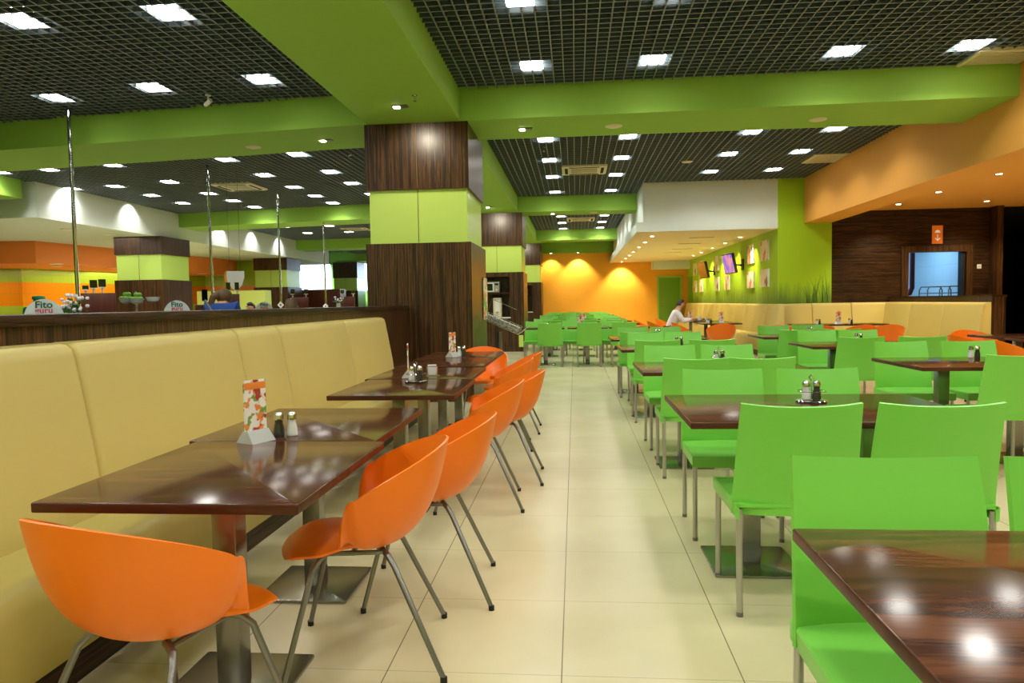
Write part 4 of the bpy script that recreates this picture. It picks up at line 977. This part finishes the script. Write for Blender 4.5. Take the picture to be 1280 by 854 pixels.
def person(label, loc, rz, P, shirt, trousers, hair, hairfn, extra=None):
    t = thing('person', label, 'person', loc, rz)
    V = Vector
    J = {}; E = []
    def add(n, p, r): J[n] = (tuple(p), r)
    def L_(a, b, f): return V(a)+(V(b)-V(a))*f
    add('pelvis', P['pelvis'], .115); add('waist', L_(P['pelvis'], P['chest'], .5), .10); add('chest', P['chest'], .125); add('neck', P['neck'], .052)
    hd = V(P['head']); up_ = (hd-V(P['neck'])).normalized(); fy = V((0, 1, 0)); 
    add('jaw', hd-up_*.045+fy*.012, .066); add('crown', hd+up_*.035, .083)
    add('nose', hd-up_*.012+fy*.098, .011); add('nose0', hd-up_*.006+fy*.06, .03)
    E += [('pelvis', 'waist'), ('waist', 'chest'), ('chest', 'neck'), ('neck', 'jaw'), ('jaw', 'crown'), ('jaw', 'nose0'), ('nose0', 'nose')]
    for s, S in ((-1, 'l'), (1, 'r')):
        sh, el, wr = P['sh'+S], P['el'+S], P['wr'+S]; add('sh'+S, sh, .058); add('ua'+S, L_(sh, el, .5), .048); add('el'+S, el, .04); add('fa'+S, L_(el, wr, .5), .036); add('wr'+S, wr, .026)
        E += [('chest', 'sh'+S), ('sh'+S, 'ua'+S), ('ua'+S, 'el'+S), ('el'+S, 'fa'+S), ('fa'+S, 'wr'+S)]
        d = (V(wr)-V(el)).normalized(); side = d.cross(V((0, 0, 1)));
        side = side.normalized() if side.length > .05 else V((1, 0, 0)); dn = side.cross(d).normalized()*-1
        if dn.z > 0: dn = -dn
        pm = V(wr)+d*.05; add('pm'+S, pm, .026); E.append(('wr'+S, 'pm'+S))
        for k, off in enumerate((-.030, -.010, .010, .030)):
            a = pm+d*.035+side*off; b = a+d*(.026+.004*(1.5-abs(k-1.5)))+dn*.010; c_ = b+d*.012+dn*.024
            add('f%d'%k+S, a, .0095); add('g%d'%k+S, b, .0085); add('h%d'%k+S, c_, .0075); E += [('pm'+S, 'f%d'%k+S), ('f%d'%k+S, 'g%d'%k+S), ('g%d'%k+S, 'h%d'%k+S)]
        th = V(wr)+d*.03-side*s*.03*(-1 if s < 0 else 1); add('t0'+S, th, .0105); add('t1'+S, th+d*.03-side*.012*(1 if s > 0 else 1), .009); E += [('wr'+S, 't0'+S), ('t0'+S, 't1'+S)]
        hp, kn, an = P['hp'+S], P['kn'+S], P['an'+S]; add('hp'+S, hp, .088); add('th'+S, L_(hp, kn, .5), .076); add('kn'+S, kn, .056); add('ca'+S, L_(kn, an, .4), .052); add('an'+S, an, .036); add('to'+S, V(an)+V((0, .17, -.05)), .030)
        E += [('pelvis', 'hp'+S), ('hp'+S, 'th'+S), ('th'+S, 'kn'+S), ('kn'+S, 'ca'+S), ('ca'+S, 'an'+S), ('an'+S, 'to'+S)]
    skin_mesh('body', J, E, M['skin'], t, 'pelvis')
    up2 = ['pelvis', 'waist', 'chest', 'shl', 'ual', 'ell', 'fal', 'shr', 'uar', 'elr', 'far']
    JS = {n: (J[n][0], J[n][1]+(.034 if n in ('waist', 'chest') else .02)) for n in up2}
    for S in 'lr':
        q = L_(J['fa'+S][0], J['wr'+S][0], .85); JS['cf'+S] = (tuple(q), .036)
    JS['col'] = (tuple(L_(J['chest'][0], J['neck'][0], .55)), .10)
    skin_mesh('shirt', JS, [('pelvis', 'waist'), ('waist', 'chest'), ('chest', 'col'), ('chest', 'shl'), ('shl', 'ual'), ('ual', 'ell'), ('ell', 'fal'), ('fal', 'cfl'), ('chest', 'shr'), ('shr', 'uar'), ('uar', 'elr'), ('elr', 'far'), ('far', 'cfr')], shirt, t, 'pelvis')
    JT = {}
    JT['pelvis'] = (J['pelvis'][0], .122)
    for S in 'lr':
        for n in ('hp', 'th', 'kn', 'ca', 'an'): JT[n+S] = (J[n+S][0], J[n+S][1]+.013)
    skin_mesh('trousers', JT, [('pelvis', 'hpl'), ('hpl', 'thl'), ('thl', 'knl'), ('knl', 'cal'), ('cal', 'anl'), ('pelvis', 'hpr'), ('hpr', 'thr'), ('thr', 'knr'), ('knr', 'car'), ('car', 'anr')], trousers, t, 'pelvis')
    for S, s in (('l', -1), ('r', 1)):
        a = V(P['an'+S]); MB().ball((a.x, a.y+.07, a.z-.045), .05, .95, 2.5, .75, 12, 8).build('shoe', M['black'], t)
        MB().ball(tuple(hd+V((s*.030, .076, .004))), .011, seg=8, rings=6).build('eye', M['hair_dark'], t)
        MB().ball(tuple(hd+V((s*.082, -.005, -.012))), .024, .35, .7, 1.2, 8, 6).build('ear', M['skin'], t)
    MB().ball(tuple(hd+V((0, .076, -.058))), .018, 1.3, .5, .35, 8, 6).build('mouth', mat('lips', (176, 104, 92), .5), t)
    m = MB(); hairfn(m, hd); m.build('hair', hair, t)
    if extra: extra(t, hd)
    return t
def cap_hair(m, hd, back=.0):
    L = []
    for i in range(7):
        a = PI/2*i/6
        L.append([(hd.x+.088*math.cos(a)*math.cos(q*PI/9), hd.y-.024+.096*math.cos(a)*math.sin(q*PI/9)-.0*i, hd.z+.020+.086*math.sin(a)-(.055*(1-i/6) if math.sin(q*PI/9) < .2 else -.03*(1-i/6))) for q in range(18)])
    m.loops(L, cap0=True, cap1=True)
SEAT = dict(pelvis=(0, 0, .54), chest=(0, .15, .88), neck=(0, .22, 1.04), head=(0, .29, 1.165), shl=(-.18, .17, .96), shr=(.18, .17, .96), ell=(-.24, .30, .76), elr=(.24, .30, .76), wrl=(-.12, .52, .80), wrr=(.12, .52, .80),
    hpl=(-.10, .0, .53), hpr=(.10, .0, .53), knl=(-.13, .42, .52), knr=(.13, .42, .52), anl=(-.13, .38, .09), anr=(.13, .38, .09))
person('seated man in a white shirt leaning over his tray at a table', (2.20, 17.0, 0), -PI/2, SEAT, M['shirt_white'], M['trousers'], M['hair_dark'], cap_hair)
def stand(lean=0., s=1.0):
    P = dict(pelvis=(0, 0, .92), chest=(0, .02+lean, 1.26-lean*.3), neck=(0, .03+lean*1.6, 1.44-lean*.6), head=(0, .06+lean*2.1, 1.56-lean*.9), shl=(-.17, .02+lean*1.2, 1.36-lean*.4), shr=(.17, .02+lean*1.2, 1.36-lean*.4), ell=(-.22, .1+lean, 1.10-lean*.3), elr=(.22, .1+lean, 1.10-lean*.3), wrl=(-.16, .33+lean, 1.08-lean*.3), wrr=(.16, .33+lean, 1.08-lean*.3),
        hpl=(-.09, 0, .90), hpr=(.09, 0, .90), knl=(-.10, .02, .49), knr=(.10, .02, .49), anl=(-.1, 0, .09), anr=(.1, 0, .09))
    return {k: tuple(c*s for c in v) for k, v in P.items()}
LEAN = stand(.05, .9)
LEAN.update(chest=(0, .02, 1.19), neck=(0, .08, 1.30), head=(0, .14, 1.385), shl=(-.17, .03, 1.285), shr=(.17, .03, 1.285))
def pony(m, hd):
    m.ball((hd.x, hd.y-.012, hd.z+.025), .105, 1, 1.05, .95, 14, 10)
    m.tube([(hd.x-.05, hd.y-.07, hd.z+.05), (hd.x-.10, hd.y-.13, hd.z+.01), (hd.x-.13, hd.y-.14, hd.z-.08), (hd.x-.13, hd.y-.13, hd.z-.2)], .05, 10, .03)
def bag(t, hd):
    MB().tube([(-.16, -.11, 1.36), (0.0, -.135, 1.1), (.16, -.13, .95)], .014, 6).build('shoulder_strap', M['grey_cloth'], t)
person('woman with a brown ponytail and blue top leaning over the serving counter', (-4.53, 8.78, 0), .15, LEAN, M['blue_cloth'], M['trousers'], M['hair_brown'], pony, bag)
def capfn(t, hd):
    m = MB(); m.lathe([(.09, .04), (.115, .075), (.10, .115), (.01, .125)], tuple(hd), 18); m.build('green_cap', M['green_cloth'], t); m = MB(); m.ball((hd.x, hd.y+.09, hd.z+.05), .06, 1, 1, .18); m.build('cap_brim', M['green_cloth'], t)
person('kitchen worker in a green cap behind the near counter sign', (-10.55, 13.0, 0), -2.0, stand(.10, .97), M['green_cloth'], M['trousers'], M['hair_dark'], cap_hair, capfn)
person('person with short dark hair, only the head showing behind the partition', (-3.82, 9.3, 0), .3, stand(.05, .835), M['grey_cloth'], M['trousers'], M['hair_brown'], cap_hair)
person('person far behind the partition, head next to a small counter sign', (-6.9, 14.9, 0), 2.6, stand(.05, .835), M['shirt_white'], M['trousers'], M['hair_dark'], cap_hair)

# ------------------------------------------------------------ world and view
wd = bpy.data.worlds.new('world'); scene.world = wd; wd.use_nodes = True
wd.node_tree.nodes['Background'].inputs[0].default_value = (.5, .55, .6, 1); wd.node_tree.nodes['Background'].inputs[1].default_value = .05
scene.view_settings.view_transform = 'Standard'; scene.view_settings.look = 'None'; scene.view_settings.exposure = 0; scene.view_settings.gamma = 1
scene.view_settings.use_curve_mapping = False
scene.cycles.max_bounces = 8; scene.cycles.diffuse_bounces = 4; scene.cycles.glossy_bounces = 4; scene.cycles.transmission_bounces = 6
scene.cycles.use_denoising = True; scene.cycles.sample_clamp_indirect = 6; scene.cycles.caustics_reflective = False; scene.cycles.caustics_refractive = False
